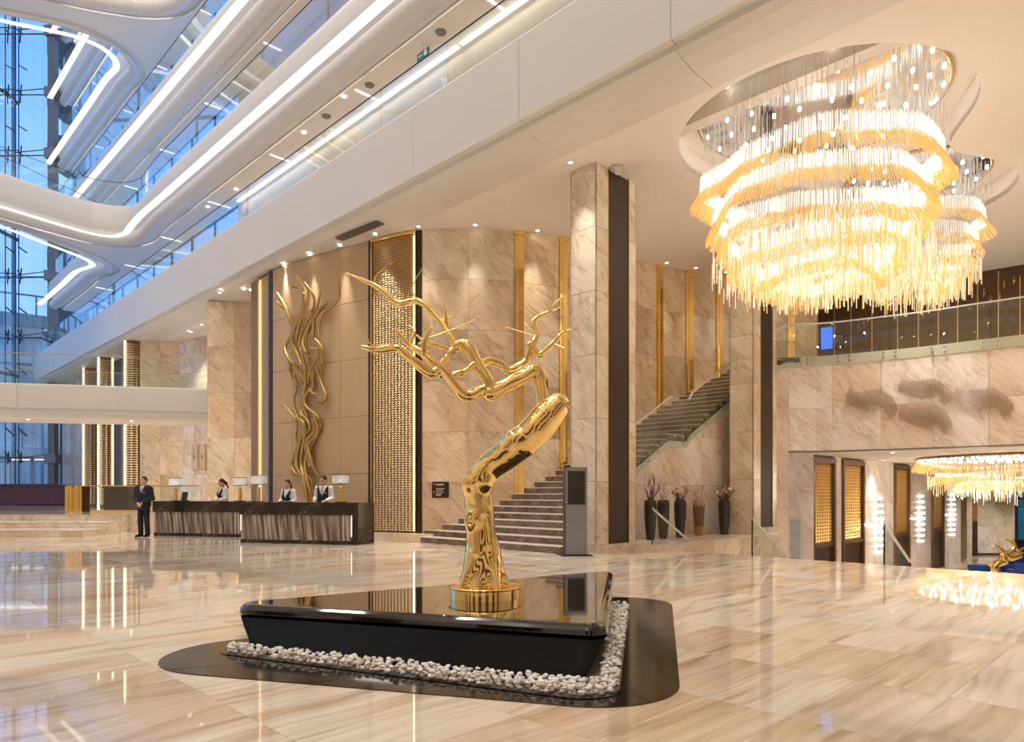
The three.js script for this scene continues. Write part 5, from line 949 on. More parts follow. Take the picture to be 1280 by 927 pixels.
  [[[561, 397, 0.05], [600, 367, 0.1]], [[537, 422, -0.2], [565, 412, -0.1], [596, 398, 0]], [[467, 353, 0.26], [471, 343, 0.25], [502, 321, 0.2]], [[520, 371, 0.16], [514, 361, 0.1], [530, 332, 0.05]], [[498, 414, -0.16], [494, 404, -0.2], [500, 388, -0.24]], [[465, 431, -0.3], [434, 408, -0.36]], [[461, 425, -0.3], [452, 406, -0.34]], [[495, 404, -0.2], [479, 394, -0.3]], [[671, 421, 0.12], [632, 408, 0.2]], [[668, 420, 0.12], [656, 403, 0.2]], [[684, 389, 0.16], [697, 376, 0.14], [709, 369, 0.1]], [[694, 377, 0.16], [694.5, 361, 0.18]], [[676, 394, 0.16], [660, 381, 0.1]], [[700, 413, 0.05], [697, 405, 0.08]], [[703, 420, 0.05], [712, 404, 0], [719, 398, -0.04]], [[710, 413, 0.05], [717, 412, 0.0], [722, 404, -0.02]], [[585, 427, -0.04], [591, 419, -0.02]], [[509, 376, 0.2], [511, 362, 0.2]], [[540, 388, 0.12], [528, 379, 0.05]], [[519, 413, -0.14], [511, 406, -0.1]], [[538.5, 412, -0.24], [534, 402, -0.26]], [[512, 430, -0.16], [503, 412, -0.1]], [[672, 420, 0.12], [664, 409, 0.05]], [[690, 390, 0.17], [700, 384, 0.17]]].forEach(l => W(l));
}

// ---------------------------------------------------------------- gold ribbon sculpture on the panelling
{
  const t = thing('wall_sculpture', 'tall gold sculpture of flowing ribbons on the beige panelling', 'sculpture');
  const z5 = (x, y) => [340 + x / 5.79, 320 + y / 5.79], z6 = (x, y) => [340 + x / 5.15, 460 + y / 5.15];
  const U = [[95, 265, 130, 350, 165, 450, 172, 540, 140, 610, 130, 660, 165, 740, 200, 790, 250, 850, 262, 925], [105, 330, 150, 410, 175, 500, 178, 560], [225, 145, 265, 260, 255, 400, 190, 560, 185, 640, 210, 720, 240, 790], [285, 270, 265, 400, 230, 520, 200, 620, 205, 670], [300, 185, 335, 310, 300, 430, 250, 540, 240, 640, 262, 720], [395, 260, 350, 360, 310, 500, 290, 600, 290, 690, 300, 800], [525, 100, 525, 300, 470, 360, 380, 430, 360, 520, 375, 580], [465, 330, 370, 390, 320, 460, 270, 580, 265, 640, 290, 700], [330, 390, 325, 500, 330, 590], [370, 600, 405, 670, 400, 760, 395, 790], [385, 670, 380, 800, 375, 910], [330, 660, 355, 700, 350, 760, 310, 850, 290, 927], [170, 740, 185, 820, 180, 880], [185, 740, 230, 830, 262, 927], [205, 860, 212, 927], [270, 700, 278, 800, 282, 927], [360, 800, 330, 870, 310, 927], [240, 660, 300, 730], [330, 665, 390, 670], [225, 770, 235, 850, 240, 927]];
  const Lw = [[165, 0, 160, 55], [185, 40, 180, 130, 175, 200, 195, 300, 215, 350, 215, 430, 180, 530, 165, 620, 185, 670, 240, 700], [130, 235, 190, 330, 195, 380, 175, 420, 180, 520, 150, 620, 160, 660, 180, 690], [240, 0, 245, 130, 215, 230, 220, 290, 270, 340, 280, 380, 240, 450, 240, 530, 270, 620, 280, 635], [280, 0, 290, 110, 250, 180, 255, 240, 320, 310, 330, 360, 300, 440, 270, 500, 290, 590, 300, 660, 320, 700], [210, 310, 245, 360, 245, 440, 215, 540, 210, 620, 235, 690, 265, 820, 272, 880], [330, 310, 320, 400, 260, 520, 245, 600, 260, 700, 285, 800, 278, 880], [325, 0, 335, 80, 375, 150, 385, 180, 350, 215, 310, 222], [290, 130, 310, 165, 370, 150], [200, 0, 235, 80, 225, 180, 210, 260, 230, 330], [245, 690, 270, 800, 274, 870], [265, 0, 255, 90, 235, 170, 225, 250, 250, 320], [225, 300, 230, 380, 205, 460, 190, 560, 200, 640, 225, 690], [300, 330, 300, 400, 262, 470, 262, 540, 285, 640], [285, 690, 300, 740, 285, 820]];
  const mk = (arr, f, j) => { const pts = [], rad = []; const n = arr.length / 2; for (let i = 0; i < n; i++) { const [px, py] = f(arr[2 * i], arr[2 * i + 1]), s = wallPath.byPx(px), [X, D, tx, td] = wallPath.at(s), o = 0.1 + 0.12 * (0.5 + 0.5 * Math.sin(i * 1.3 + j * 2.1)) + (i === 0 ? 0.12 : 0); pts.push(V(X + td * o, hAt(py, D - tx * o), D - tx * o)); rad.push((i === 0 || i === n - 1 ? 0.036 : 0.06) * (0.9 + 0.25 * Math.sin(j))); } part('ribbon', limb(pts, rad, { sides: 8, per: 6 }), M.bronzeGold, t); };
  U.forEach((a, j) => mk(a, z5, j)); Lw.forEach((a, j) => mk(a, z6, j + 40));
  const c = new Coll(); for (const [x, y] of [[360, 440], [400, 470], [385, 400], [390, 540], [378, 590], [372, 360]]) { const s = wallPath.byPx(x), [X, D, tx, td] = wallPath.at(s); c.bar(V(X, hAt(y, D), D), V(X + td * 0.2, hAt(y, D), D - tx * 0.2), 0.03, 0.03); } part('fixing', c.geo(), M.bronze, t);
}

// ---------------------------------------------------------------- reception desks
const YAW = -15 * Math.PI / 180;
function desk(x0, D0, L, label) {                            // x0, D0: front left corner on the floor
  const t = thing('reception_desk', label, 'desk'); t.position.copy(V(x0, 0, D0)); t.rotation.y = YAW;
  const dp = 0.88, B = (a, b, y0, y1, z0, z1) => { const c = new Coll(); c.box(new THREE.Vector3((a + b) / 2, (y0 + y1) / 2, -(z0 + z1) / 2), EX, EY, EZ, (b - a) / 2, (y1 - y0) / 2, (z1 - z0) / 2); return c.geo(); };
  part('base', B(0.03, L, 0, 0.09, 0.02, dp), M.dark, t);
  const n = Math.round((L - 0.06) / 0.8), w = (L - 0.24) / n; for (let i = 0; i < n; i++) part('front_panel', uvShift(B(0.04 + i * w + 0.002, 0.04 + (i + 1) * w - 0.002, 0.09, 0.73, 0.03, 0.08), 0.35 * i, 0.2 * i), M.desk, t);
  part('core', B(0.06, L - 0.04, 0.09, 0.74, 0.08, dp - 0.1), M.brown, t);
  part('light_slot', B(L - 0.2, L - 0.17, 0.2, 0.73, 0.012, 0.05), glow(new THREE.Color(1, 0.94, 0.86), 1.4), t);
  part('counter_top', B(0, L - 0.07, 0.73, 1.05, 0, dp * 0.7), uvM(M.dark), t);
  part('side_panel', B(L - 0.17, L, 0, 1.05, 0.002, dp), M.dark, t);
  part('work_surface', B(0.05, L - 0.17, 0.76, 0.8, dp * 0.7, dp), M.brown, t);
  return { t, at: (u, z, y = 1.05) => new THREE.Vector3(u, y, -z).applyAxisAngle(EY, YAW).add(V(x0, 0, D0)) };
}
const uvM = m => m;
const deskR = desk(-7.12, 17.95, 3.42, 'reception desk with grey strata front, in front of the beige panelling');
const deskL = desk(-10.95, 20.95, 3.3, 'reception desk with grey strata front, beside the doorman');
function lamp(pos, label, turn = YAW, sc = 1) {
  const t = thing('table_lamp', label, 'lamp'); t.position.copy(pos); t.rotation.y = turn; t.scale.setScalar(sc);
  const g = (w, h, d, y, x = 0) => { const b = new THREE.BoxGeometry(w, h, d); b.translate(x, y, 0); return b; };
  part('base', g(0.26, 0.02, 0.16, 0.01), M.dark, t); part('body', g(0.085, 0.36, 0.06, 0.2), M.goldSatin, t); const k = new THREE.SphereGeometry(0.03, 10, 8); k.translate(0.01, 0.4, 0.02); part('finial', k, M.gold, t);
  part('stem', g(0.012, 0.12, 0.012, 0.44), M.steelDark, t);
  const sh = new THREE.CylinderGeometry(0.23, 0.23, 0.24, 32, 1, true); sh.scale(1, 1, 0.62); sh.translate(0, 0.59, 0); const s = part('shade', sh, new THREE.MeshPhysicalMaterial({ color: rgb(196, 197, 196), transmission: 0.4, roughness: 0.9, thickness: 0, side: THREE.DoubleSide }), t);
  for (const y of [0.475, 0.705]) { const r = new THREE.TorusGeometry(0.23, 0.008, 6, 32); r.rotateX(Math.PI / 2); r.scale(1, 1, 0.62); r.translate(0, y, 0); part('shade_rim', r, M.steelDark, s); }
  const b = new THREE.SphereGeometry(0.035, 10, 8); b.translate(0, 0.57, 0); part('bulb', b, M.lamp, t);
  const l = new THREE.PointLight(SOFTWHITE, LIGHT.table); l.position.copy(pos).add(new THREE.Vector3(0, 0.57 * sc, 0)); l.castShadow = true; scene.add(l);
}
lamp(deskR.at(2.72, 0.4), 'gold table lamp with grey drum shade beside the man in the waistcoat'); lamp(deskR.at(0.3, 0.4), 'gold table lamp with grey drum shade at the desk end away from the lattice screen');
lamp(deskL.at(0.5, 0.4), 'gold table lamp with grey drum shade next to the card stand'); lamp(deskL.at(2.8, 0.4), 'gold table lamp with grey drum shade beside the woman with tied hair');
{
  const t = thing('card_stand', 'small dark card stand on the far reception desk', 'stand'), p = deskL.at(0.95, 0.25), c = new Coll(), r = new THREE.Vector3(Math.cos(YAW), 0, -Math.sin(YAW)), f = r.clone().cross(EY);
  c.box(p.clone().add(new THREE.Vector3(0, 0.014, 0)), r, EY, f, 0.12, 0.012, 0.08); part('foot', c.geo(), M.brown, t); const d = new Coll(), u = EY.clone().addScaledVector(f, -0.25).normalize(); d.box(p.clone().add(new THREE.Vector3(0, 0.15, 0)), r, u, r.clone().cross(u), 0.1, 0.13, 0.008); part('board', d.geo(), std(rgb(38, 30, 30), 0.3), t);
  const k = thing('desk_tray', 'flat dark tray on the near reception desk', 'tray'), kp = deskR.at(1.15, 0.35), kc = new Coll(); kc.box(kp.clone().add(new THREE.Vector3(0, 0.0125, 0)), r, EY, f, 0.16, 0.012, 0.1); part('tray', kc.geo(), M.brown, k); const ke = new Coll(); ke.box(kp.clone().add(new THREE.Vector3(0, 0.03, 0)), r, EY, f, 0.12, 0.006, 0.07); part('paper', ke.geo(), std(rgb(220, 214, 204), 0.8), k);
}

// ---------------------------------------------------------------- people
const skinM = std(rgb(226, 182, 152), 0.6), hairM = std(rgb(30, 22, 20), 0.5), navy = std(rgb(24, 28, 46), 0.75), shirtM = std(rgb(236, 234, 232), 0.8), shoeM = std(rgb(14, 13, 14), 0.25), tieM = std(rgb(40, 44, 62), 0.6), tagM = std(rgb(232, 230, 226), 0.4, 0.3), lipM = std(rgb(150, 84, 76), 0.6), eyeM = std(rgb(26, 20, 18), 0.4);
function person(pos, turn, o) {
  const t = thing('person', o.label, 'person'); t.position.copy(pos); t.rotation.y = turn; t.scale.setScalar(o.h / 1.78);
  const f = o.woman, sw = f ? 0.165 : 0.195, nod = o.nod || 0, turnH = o.look || 0;
  const arms = [-1, 1].map(s => { const a = o.arms[s < 0 ? 0 : 1]; return { s, sh: [s * sw, 1.43, 0], el: [s * a.el[0], a.el[1], a.el[2]], wr: [s * a.wr[0], a.wr[1], a.wr[2]] }; });
  const hip = 0.088, leg = s => [[s * hip, 0.93, 0], [s * (hip + 0.015), 0.5, 0.015], [s * (hip + 0.02), 0.09, -0.02]];
  const torso = (x, y, z, g = 0) => { let d = ell(x, y, z, [0, 1.28, 0], [sw * 0.86 + g, 0.21 + g, 0.115 + g]); d = smin(d, ell(x, y, z, [0, 1.06, 0.0], [(f ? 0.118 : 0.142) + g, 0.17 + g, 0.098 + g]), 0.12); d = smin(d, ell(x, y, z, [0, 0.94, -0.005], [0.158 + g, 0.12 + g, 0.112 + g]), 0.1); d = smin(d, cone(x, y, z, [-sw, 1.425, 0], [sw, 1.425, 0], 0.052 + g, 0.052 + g), 0.09); if (f) for (const s of [-1, 1]) d = smin(d, Math.hypot(x - s * 0.07, y - 1.27, z - 0.085) - 0.062 - g, 0.05); return d; };
  const arm = (x, y, z, a, g = 0, toWrist = true) => { let d = cone(x, y, z, a.sh, a.el, 0.05 + g, 0.041 + g); return smin(d, cone(x, y, z, a.el, a.wr, 0.04 + g, 0.028 + g), 0.03); };
  const legs = (x, y, z, g = 0) => { let d = 1e3; for (const s of [-1, 1]) { const [a, b, c] = leg(s); let e = cone(x, y, z, a, b, 0.082 + g, 0.056 + g); e = smin(e, cone(x, y, z, b, c, 0.056 + g * 1.4, 0.042 + g * 1.6), 0.03); d = Math.min(d, e); } return d; };
  const cn = Math.cos(turnH), sn = Math.sin(turnH), cx = Math.cos(nod), sx = Math.sin(nod), hc = [0, 1.655, 0.02];
  const toHead = (x, y, z) => { let a = x, b = y - 1.55, c = z; const y2 = b * cx + c * sx, z2 = -b * sx + c * cx; return [a * cn - z2 * sn, y2 + 1.55, a * sn + z2 * cn]; };   // undo the nod and turn about the neck
  const head = (x, y, z) => { const [a, b, c] = toHead(x, y, z); let d = ell(a, b, c, hc, [0.076, 0.112, 0.094]); d = smin(d, ell(a, b, c, [0, 1.595, 0.045], [0.05, 0.055, 0.055]), 0.05); d = smin(d, cone(a, b, c, [0, 1.665, 0.108], [0, 1.632, 0.126], 0.008, 0.014), 0.018); for (const s of [-1, 1]) { d = Math.max(d, -(Math.hypot(a - s * 0.032, b - 1.667, c - 0.124) - 0.017)); d = smin(d, ell(a, b, c, [s * 0.079, 1.65, 0.0], [0.012, 0.03, 0.02]), 0.01); } return d; };
  const neck = (x, y, z) => cone(x, y, z, [0, 1.42, -0.01], [0, 1.58, 0.0], 0.055, 0.05);
  const bones = a => {                                      // palm, four fingers and a thumb as short chains
    const w = new THREE.Vector3(...a.wr), dir = w.clone().sub(new THREE.Vector3(...a.el)).normalize(), down = o.clasp ? new THREE.Vector3(-a.s * 0.55, -0.75, 0.1).normalize() : dir.clone().add(new THREE.Vector3(0, -0.15, 0.2)).normalize(), pc = w.clone().addScaledVector(down, 0.075), acr = new THREE.Vector3(0, 0, 1).cross(down).normalize(), r = [[a.wr, pc.toArray(), 0.027, 0.034, 0.001]];
    for (let k = 0; k < 4; k++) { const b0 = pc.clone().addScaledVector(acr, (k - 1.5) * 0.0185), L = [0.055, 0.066, 0.062, 0.048][k], m = b0.clone().addScaledVector(down, L * 0.55).add(new THREE.Vector3(0, 0, 0.006)), tip = m.clone().addScaledVector(down, L * 0.4).add(new THREE.Vector3(0, -0.006, -0.014)); r.push([b0.toArray(), m.toArray(), 0.0095, 0.009, 0.008], [m.toArray(), tip.toArray(), 0.009, 0.0075, 0.004]); }
    const tb = w.clone().addScaledVector(down, 0.035).addScaledVector(acr, -a.s * 0.026), tt = tb.clone().addScaledVector(down, 0.04).addScaledVector(acr, -a.s * 0.022); r.push([tb.toArray(), tt.toArray(), 0.011, 0.009, 0.01]); return r;
  };
  const bodyF = (x, y, z) => { let d = smin(torso(x, y, z), neck(x, y, z), 0.04); d = smin(d, head(x, y, z), 0.02); d = smin(d, legs(x, y, z), 0.05); for (const a of arms) d = smin(d, arm(x, y, z, a), 0.03); for (const s of [-1, 1]) d = smin(d, cone(x, y, z, [s * 0.108, 0.05, -0.03], [s * 0.125, 0.035, 0.15], 0.04, 0.032), 0.03); return d; };
  const wide = Math.max(...arms.map(a => Math.abs(a.el[0]))) + 0.1, fz = Math.max(...arms.map(a => a.wr[2])) + 0.2;
  const gb = field([-wide, 0.0, -0.24], [wide, 1.5, fz], 0.02, bodyF), gh = field([-0.13, 1.45, -0.17], [0.13, 1.84, 0.26], 0.009, (x, y, z) => smin(head(x, y, z), neck(x, y, z), 0.03)), gs = [gb, gh];
  for (const a of arms) { const [x, y, z] = a.wr, bs = bones(a); gs.push(field([x - 0.15, y - 0.19, z - 0.1], [x + 0.15, y + 0.08, z + 0.22], 0.0065, (u, v, w) => { let d = 1e3; for (const [p, q, ra, rb, k] of bs) d = smin(d, cone(u, v, w, p, q, ra, rb), k); return d; })); }
  part('body', mergeGeometries(gs), skinM, t);
  // hair
  const hairF = (x, y, z) => { const [a, b, c] = toHead(x, y, z); let d = ell(a, b, c, [0, 1.672, 0.0], [0.086, 0.112, 0.102]); d = Math.max(d, -(c - 0.055 - (b - 1.69) * 1.0) * -1 > 0 ? Math.min(1, (c - 0.045) - (b - 1.69) * 1.4) : -1); d = Math.max(d, 1.6 - b - (c < 0 ? 0.03 : 0)); if (f) d = Math.min(d, smin(ell(a, b, c, [0, 1.62, -0.1], [0.045, 0.05, 0.045]), cone(a, b, c, [0, 1.6, -0.11], [o.tail || 0, 1.44, -0.13], 0.035, 0.02), 0.03)); return d; };
  part('hair', field([-0.15, 1.38, -0.22], [0.15, 1.86, 0.2], 0.009, hairF), hairM, t);
  // face details
  const fromHead = (a, b, c) => { const x = a * cn + c * sn, z2 = -a * sn + c * cn, y2 = b - 1.55; return [x, y2 * cx - z2 * sx + 1.55, y2 * sx + z2 * cx]; };
  const eyes = new Coll(); for (const s of [-1, 1]) { const p = fromHead(s * 0.032, 1.667, 0.107); eyes.box(new THREE.Vector3(...p), EX, EY, EZ, 0.013, 0.006, 0.006); const q = fromHead(s * 0.033, 1.688, 0.108); eyes.box(new THREE.Vector3(...q), EX, EY, EZ, 0.019, 0.004, 0.006); } part('eyes', eyes.geo(), eyeM, t);
  const mo = new Coll(); mo.box(new THREE.Vector3(...fromHead(0, 1.598, 0.098)), EX, EY, EZ, 0.022, 0.005, 0.006); part('mouth', mo.geo(), lipM, t);
  // clothes
  const cuff = a => (x, y, z) => { const d = [a.wr[0] - a.el[0], a.wr[1] - a.el[1], a.wr[2] - a.el[2]], L = Math.hypot(...d); return ((x - a.wr[0]) * d[0] + (y - a.wr[1]) * d[1] + (z - a.wr[2]) * d[2]) / L + 0.015; };
  const cuffs = arms.map(cuff);
  const sleeves = g => (x, y, z) => { let d = 1e3; arms.forEach((a, i) => d = Math.min(d, Math.max(arm(x, y, z, a, g), cuffs[i](x, y, z)))); return d; };
  const box = [[-wide - 0.03, 0.7, -0.26], [wide + 0.03, 1.56, fz]], vee = (x, y, z, w) => (z > 0 ? (1.24 + Math.abs(x) * w) - y : 1.46 - y);   // open neck: positive inside the opening is cut away
  if (o.jacket) {
    part('shirt', field(...box, 0.014, (x, y, z) => Math.max(smin(torso(x, y, z, 0.012), neck(x, y, z) - 0.014, 0.03), y - 1.49, 1.1 - y)), shirtM, t);
    const sl = sleeves(0.026); part('jacket', field(...box, 0.014, (x, y, z) => { let d = smin(torso(x, y, z, 0.028), sl(x, y, z), 0.03); d = Math.max(d, 0.84 - y); return Math.max(d, -Math.max(vee(x, y, z, 3.6), y - 1.5 < 0 && z > 0.02 ? -1 : -1), (z > 0.02 ? y - (1.26 + Math.abs(x) * 3.4) : y - 1.475)); }), navy, t);
  } else {
    const sl = sleeves(0.02); part('shirt', field(...box, 0.014, (x, y, z) => Math.max(Math.min(smin(torso(x, y, z, 0.012), sl(x, y, z), 0.03), neck(x, y, z) - 0.012), y - 1.49, 0.86 - y)), shirtM, t);
    part('waistcoat', field(...box, 0.014, (x, y, z) => { let d = torso(x, y, z, 0.026); d = Math.max(d, 0.9 - y, Math.abs(x) - sw * 0.83); return Math.max(d, z > 0.02 ? y - (1.2 + Math.abs(x) * (f ? 2.6 : 2.2)) : y - 1.46); }), navy, t);
  }
  if (!f) { const c = new Coll(); c.box(new THREE.Vector3(0, 1.44, 0.085), EX, EY, EZ, 0.02, 0.018, 0.016); c.bar(new THREE.Vector3(0, 1.43, 0.1), new THREE.Vector3(0, 1.16, 0.15), 0.05, 0.012, EX); part('tie', c.geo(), tieM, t); }
  if (!f) { const c = new Coll(); c.box(new THREE.Vector3(0.1, 1.3, 0.138), EX, EY, EZ, 0.032, 0.01, 0.004); part('name_tag', c.geo(), tagM, t); }
  part('trousers', field([-0.24, 0.04, -0.2], [0.24, 1.05, 0.2], 0.016, (x, y, z) => { let d = smin(legs(x, y, z, 0.016), torso(x, y, z, 0.014), 0.03); return Math.max(d, y - 0.98, 0.07 - y); }), navy, t);
  for (const s of [-1, 1]) part('shoe', field([s * 0.12 - 0.09, 0, -0.13], [s * 0.12 + 0.09, 0.14, 0.25], 0.011, (x, y, z) => Math.max(smin(cone(x, y, z, [s * 0.105, 0.06, -0.04], [s * 0.128, 0.035, 0.16], 0.05, 0.042), 1e3, 0.01), 0.008 - y)), shoeM, t);
}
const clasp = { el: [0.27, 1.13, 0.0], wr: [0.065, 1.0, 0.185] }, typing = { el: [0.25, 1.14, 0.02], wr: [0.16, 1.08, 0.24] };
person(V(-10.78, 0, 20.15), -0.15, { label: 'doorman in a navy suit standing with hands clasped beside the steps', h: 1.79, arms: [clasp, clasp], jacket: true, clasp: true, look: -0.25 });
const behind = (d, u, z) => { const p = d.at(u, z, 0); return p; };
person(behind(deskR, 1.72, 1.3), YAW + 0.05, { label: 'man in a dark waistcoat and white shirt looking down behind the desk', h: 1.78, arms: [typing, typing], nod: 0.3, look: -0.15 });
person(behind(deskR, 0.62, 1.3), YAW - 0.1, { label: 'woman in a dark waistcoat looking down between lamp and waistcoated man', h: 1.68, woman: true, arms: [typing, typing], nod: 0.36, look: 0.1 });
person(behind(deskL, 1.5, 1.3), YAW - 0.5, { label: 'woman with tied hair turned sideways behind the far desk', h: 1.76, woman: true, arms: [typing, typing], nod: 0.28, look: -0.3, tail: 0.03 });

// ---------------------------------------------------------------- plaque, camera, kiosk
{
  const s0 = WX(540.4), s1 = WX(561), [X, D] = wallPath.at((s0 + s1) / 2), t = thing('plaque', 'square dark brown plaque with small pale lettering on the stone wall', 'plaque'), y0 = hAt(622, D), y1 = hAt(602, D), h = y1 - y0;
  part('plate', bent(wallPath, s0, s1, y0, y1, 0.003, 0.03, -1, 1), std(rgb(46, 26, 20), 0.4), t);
  const w = s1 - s0; [[0.1, 0.86], [0.1, 0.36]].forEach(([u, v]) => part('symbol', bent(wallPath, s0 + w * u, s0 + w * (u + 0.06), y0 + h * v - 0.02, y0 + h * v + 0.02, 0.03, 0.032, -1, 1), M.nosing, t));
  [[0.86, 0.5], [0.8, 0.45], [0.58, 0.52], [0.48, 0.42], [0.36, 0.48], [0.24, 0.36], [0.16, 0.3]].forEach(([v, l]) => part('line_of_lettering', bent(wallPath, s0 + w * 0.24, s0 + w * (0.24 + l), y0 + h * v - 0.008, y0 + h * v + 0.008, 0.03, 0.032, -1, 1), M.nosing, t));
  const c = thing('security_camera', 'small white dome camera on the stone wall behind the tree', 'camera'), sc = WX(553), [cx, cd, tx, td] = wallPath.at(sc), h2 = hAt(471, cd), a = new THREE.CylinderGeometry(0.09, 0.11, 0.08, 18); a.rotateX(Math.PI / 2); a.translate(cx, h2, -(cd - 0.05)); part('housing', a, M.white, c); const b = new THREE.SphereGeometry(0.055, 12, 8); b.translate(cx, h2, -(cd - 0.1)); part('lens_dome', b, std(rgb(20, 20, 22), 0.1), c);
}
{
  const t = thing('information_kiosk', 'upright grey digital information kiosk with a dark screen', 'kiosk'), c = pq(11.0, 9.9), W = 0.46, th = 0.2; t.position.copy(V(1.3, 0, 14.2)); t.rotation.y = 0.16;
  const g = (w, h, d, x, y, z) => { const b = new THREE.BoxGeometry(w, h, d); b.translate(x, y, z); return b; };
  part('foot', g(0.66, 0.015, 0.5, 0, 0.0075, -0.06), M.steelDark, t); part('body', g(W, 1.8, th, 0, 0.915, 0), std(rgb(56, 56, 58), 0.35, 0.4), t);
  part('front', g(W - 0.01, 1.02, 0.02, 0, 0.54, th / 2 + 0.01), std(rgb(152, 152, 156), 0.35, 0.5), t); const fr = new Coll();
  for (const x of [-0.205, 0.205]) fr.box(new THREE.Vector3(x, 1.435, th / 2 + 0.01), EX, EY, EZ, 0.022, 0.37, 0.01); for (const y of [1.775]) fr.box(new THREE.Vector3(0, y, th / 2 + 0.01), EX, EY, EZ, 0.228, 0.035, 0.01); part('bezel', fr.geo(), std(rgb(152, 152, 156), 0.35, 0.5), t);
  part('screen', g(0.37, 0.68, 0.01, 0, 1.395, th / 2 + 0.006), phy(rgb(12, 13, 16), { roughness: 0.05, clearcoat: 1 }), t); const k = new THREE.CylinderGeometry(0.008, 0.008, 0.01, 10); k.rotateX(Math.PI / 2); k.translate(0.205, 1.03, th / 2 + 0.022); part('lock', k, M.steelDark, t);
}

// ---------------------------------------------------------------- vases with dried branches
{
  const prof = [[0.0, 0], [0.098, 0], [0.1, 0.03], [0.125, 0.25], [0.148, 0.55], [0.155, 0.75], [0.152, 0.88], [0.14, 0.945], [0.118, 0.97], [0.105, 0.97], [0.1, 0.94], [0.1, 0.8]].map(p => new THREE.Vector2(...p)), body = new THREE.LatheGeometry(prof, 32);
  const glaze = std(rgb(56, 46, 44), 0.22), glaze2 = std(rgb(66, 56, 50), 0.25), clay = std(rgb(112, 84, 64), 0.6), sand = std(rgb(176, 152, 128), 0.8), ochre = std(rgb(172, 120, 60), 0.6), stick = std(rgb(84, 52, 40), 0.8), stick2 = std(rgb(124, 92, 74), 0.8), petal = std(rgb(238, 222, 206), 0.7), petal2 = std(rgb(196, 150, 122), 0.7);
  const base = [[813, 674.5], [829, 673], [850, 671.5], [873.5, 669], [905, 667.4]], desc = ['dark glazed tall vase beside the short glass rail', 'dark glazed tall vase standing between two darker ones', 'dark glazed tall vase holding pale blossoms', 'ochre-footed clay vase with a rough sandy shoulder', 'dark glazed tall vase beside the narrow square column'], kinds = ['reddish', 'thin', 'blossom', 'thin', 'cotton'];
  const fl = ['bundle of reddish dried twigs in a dark vase', 'thin bare twigs in a dark vase', 'dried twigs with pale blossoms in a dark vase', 'fine bare twigs in the sandy clay vase', 'dried stems with white cotton heads in a dark vase'];
  base.forEach(([px, py], i) => {
    const D = FOCAL * (EYE - 0.15) / (py - HORIZON), X = ratio(px) * D, t = thing('vase', desc[i], 'vase', 'tall vases on the ledge'); t.position.copy(V(X, 0.15, D));
    part('body', body, i === 3 ? clay : i % 2 ? glaze2 : glaze, t);
    if (i === 3) { const lower = prof.slice(1, 4).map(p => new THREE.Vector2(p.x + 0.002, p.y)); part('foot_band', new THREE.LatheGeometry(lower, 32), ochre, t); const P = []; for (const p of prof.slice(5, 10)) P.push(new THREE.Vector2(p.x + 0.003, p.y)); const g = new THREE.LatheGeometry(P, 32), a = g.attributes.position; for (let k = 0; k < a.count; k++) if (a.getY(k) < 0.8) a.setY(k, 0.8 + 0.05 * Math.sin(Math.atan2(a.getX(k), a.getZ(k)) * 9)); g.computeVertexNormals(); part('sand_glaze', g, sand, t); }
    const b = thing('dried_branches', fl[i], 'dried flowers', 'dried arrangements in the vases'); b.position.copy(V(X, 0.15 + 0.82, D));
    const n = kinds[i] === 'thin' ? 12 : 18, tall = kinds[i] === 'thin' ? [0.4, 0.68] : i === 0 ? [0.3, 0.62] : [0.28, 0.5];
    for (let k = 0; k < n; k++) {
      const a = rnd() * 6.28, L = rr(...tall), s = rr(0.08, kinds[i] === 'thin' ? 0.22 : 0.28), pts = [new THREE.Vector3(Math.cos(a) * 0.03, 0, Math.sin(a) * 0.03)];
      for (let j = 1; j <= 3; j++) pts.push(new THREE.Vector3(Math.cos(a) * s * j / 3 + rr(-0.03, 0.03), L * j / 3, Math.sin(a) * s * j / 3 + rr(-0.03, 0.03)));
      const r0 = kinds[i] === 'thin' ? 0.0035 : rr(0.006, 0.012); const st = part('stem', limb(pts, [r0, r0, r0 * 0.8, r0 * 0.4], { sides: 5, per: 2 }), kinds[i] === 'thin' ? stick2 : stick, b);
      if (kinds[i] === 'thin') for (let m = 0; m < 2; m++) { const p0 = pts[2].clone(), p1 = p0.clone().add(new THREE.Vector3(rr(-0.12, 0.12), rr(0.08, 0.2), rr(-0.12, 0.12))); part('twig', limb([p0, p1], [0.0025, 0.001], { sides: 4, smooth: false }), stick2, b); }
      if ((kinds[i] === 'blossom' || kinds[i] === 'cotton') && k % 2 === 0) { const g = new THREE.IcosahedronGeometry(kinds[i] === 'cotton' ? 0.045 : 0.036, 1); const q = g.attributes.position; for (let m = 0; m < q.count; m++) { const w = 0.75 + 0.4 * Math.abs(Math.sin(q.getX(m) * 130 + q.getY(m) * 90)); q.setXYZ(m, q.getX(m) * w, q.getY(m) * w, q.getZ(m) * w); } g.computeVertexNormals(); g.translate(...pts[3].toArray()); part('blossom', g, k % 4 ? petal2 : petal, b); }
      if (i === 0 && k % 5 === 0) { const p1 = pts[3].clone().add(new THREE.Vector3(rr(-0.1, 0.1), 0.2, rr(-0.05, 0.05))); part('twig', limb([pts[3], pts[3].clone().lerp(p1, 0.5).add(new THREE.Vector3(0.03, 0, 0)), p1], [0.012, 0.01, 0.004], { sides: 5, per: 3 }), stick, b); }
    }
  });
}

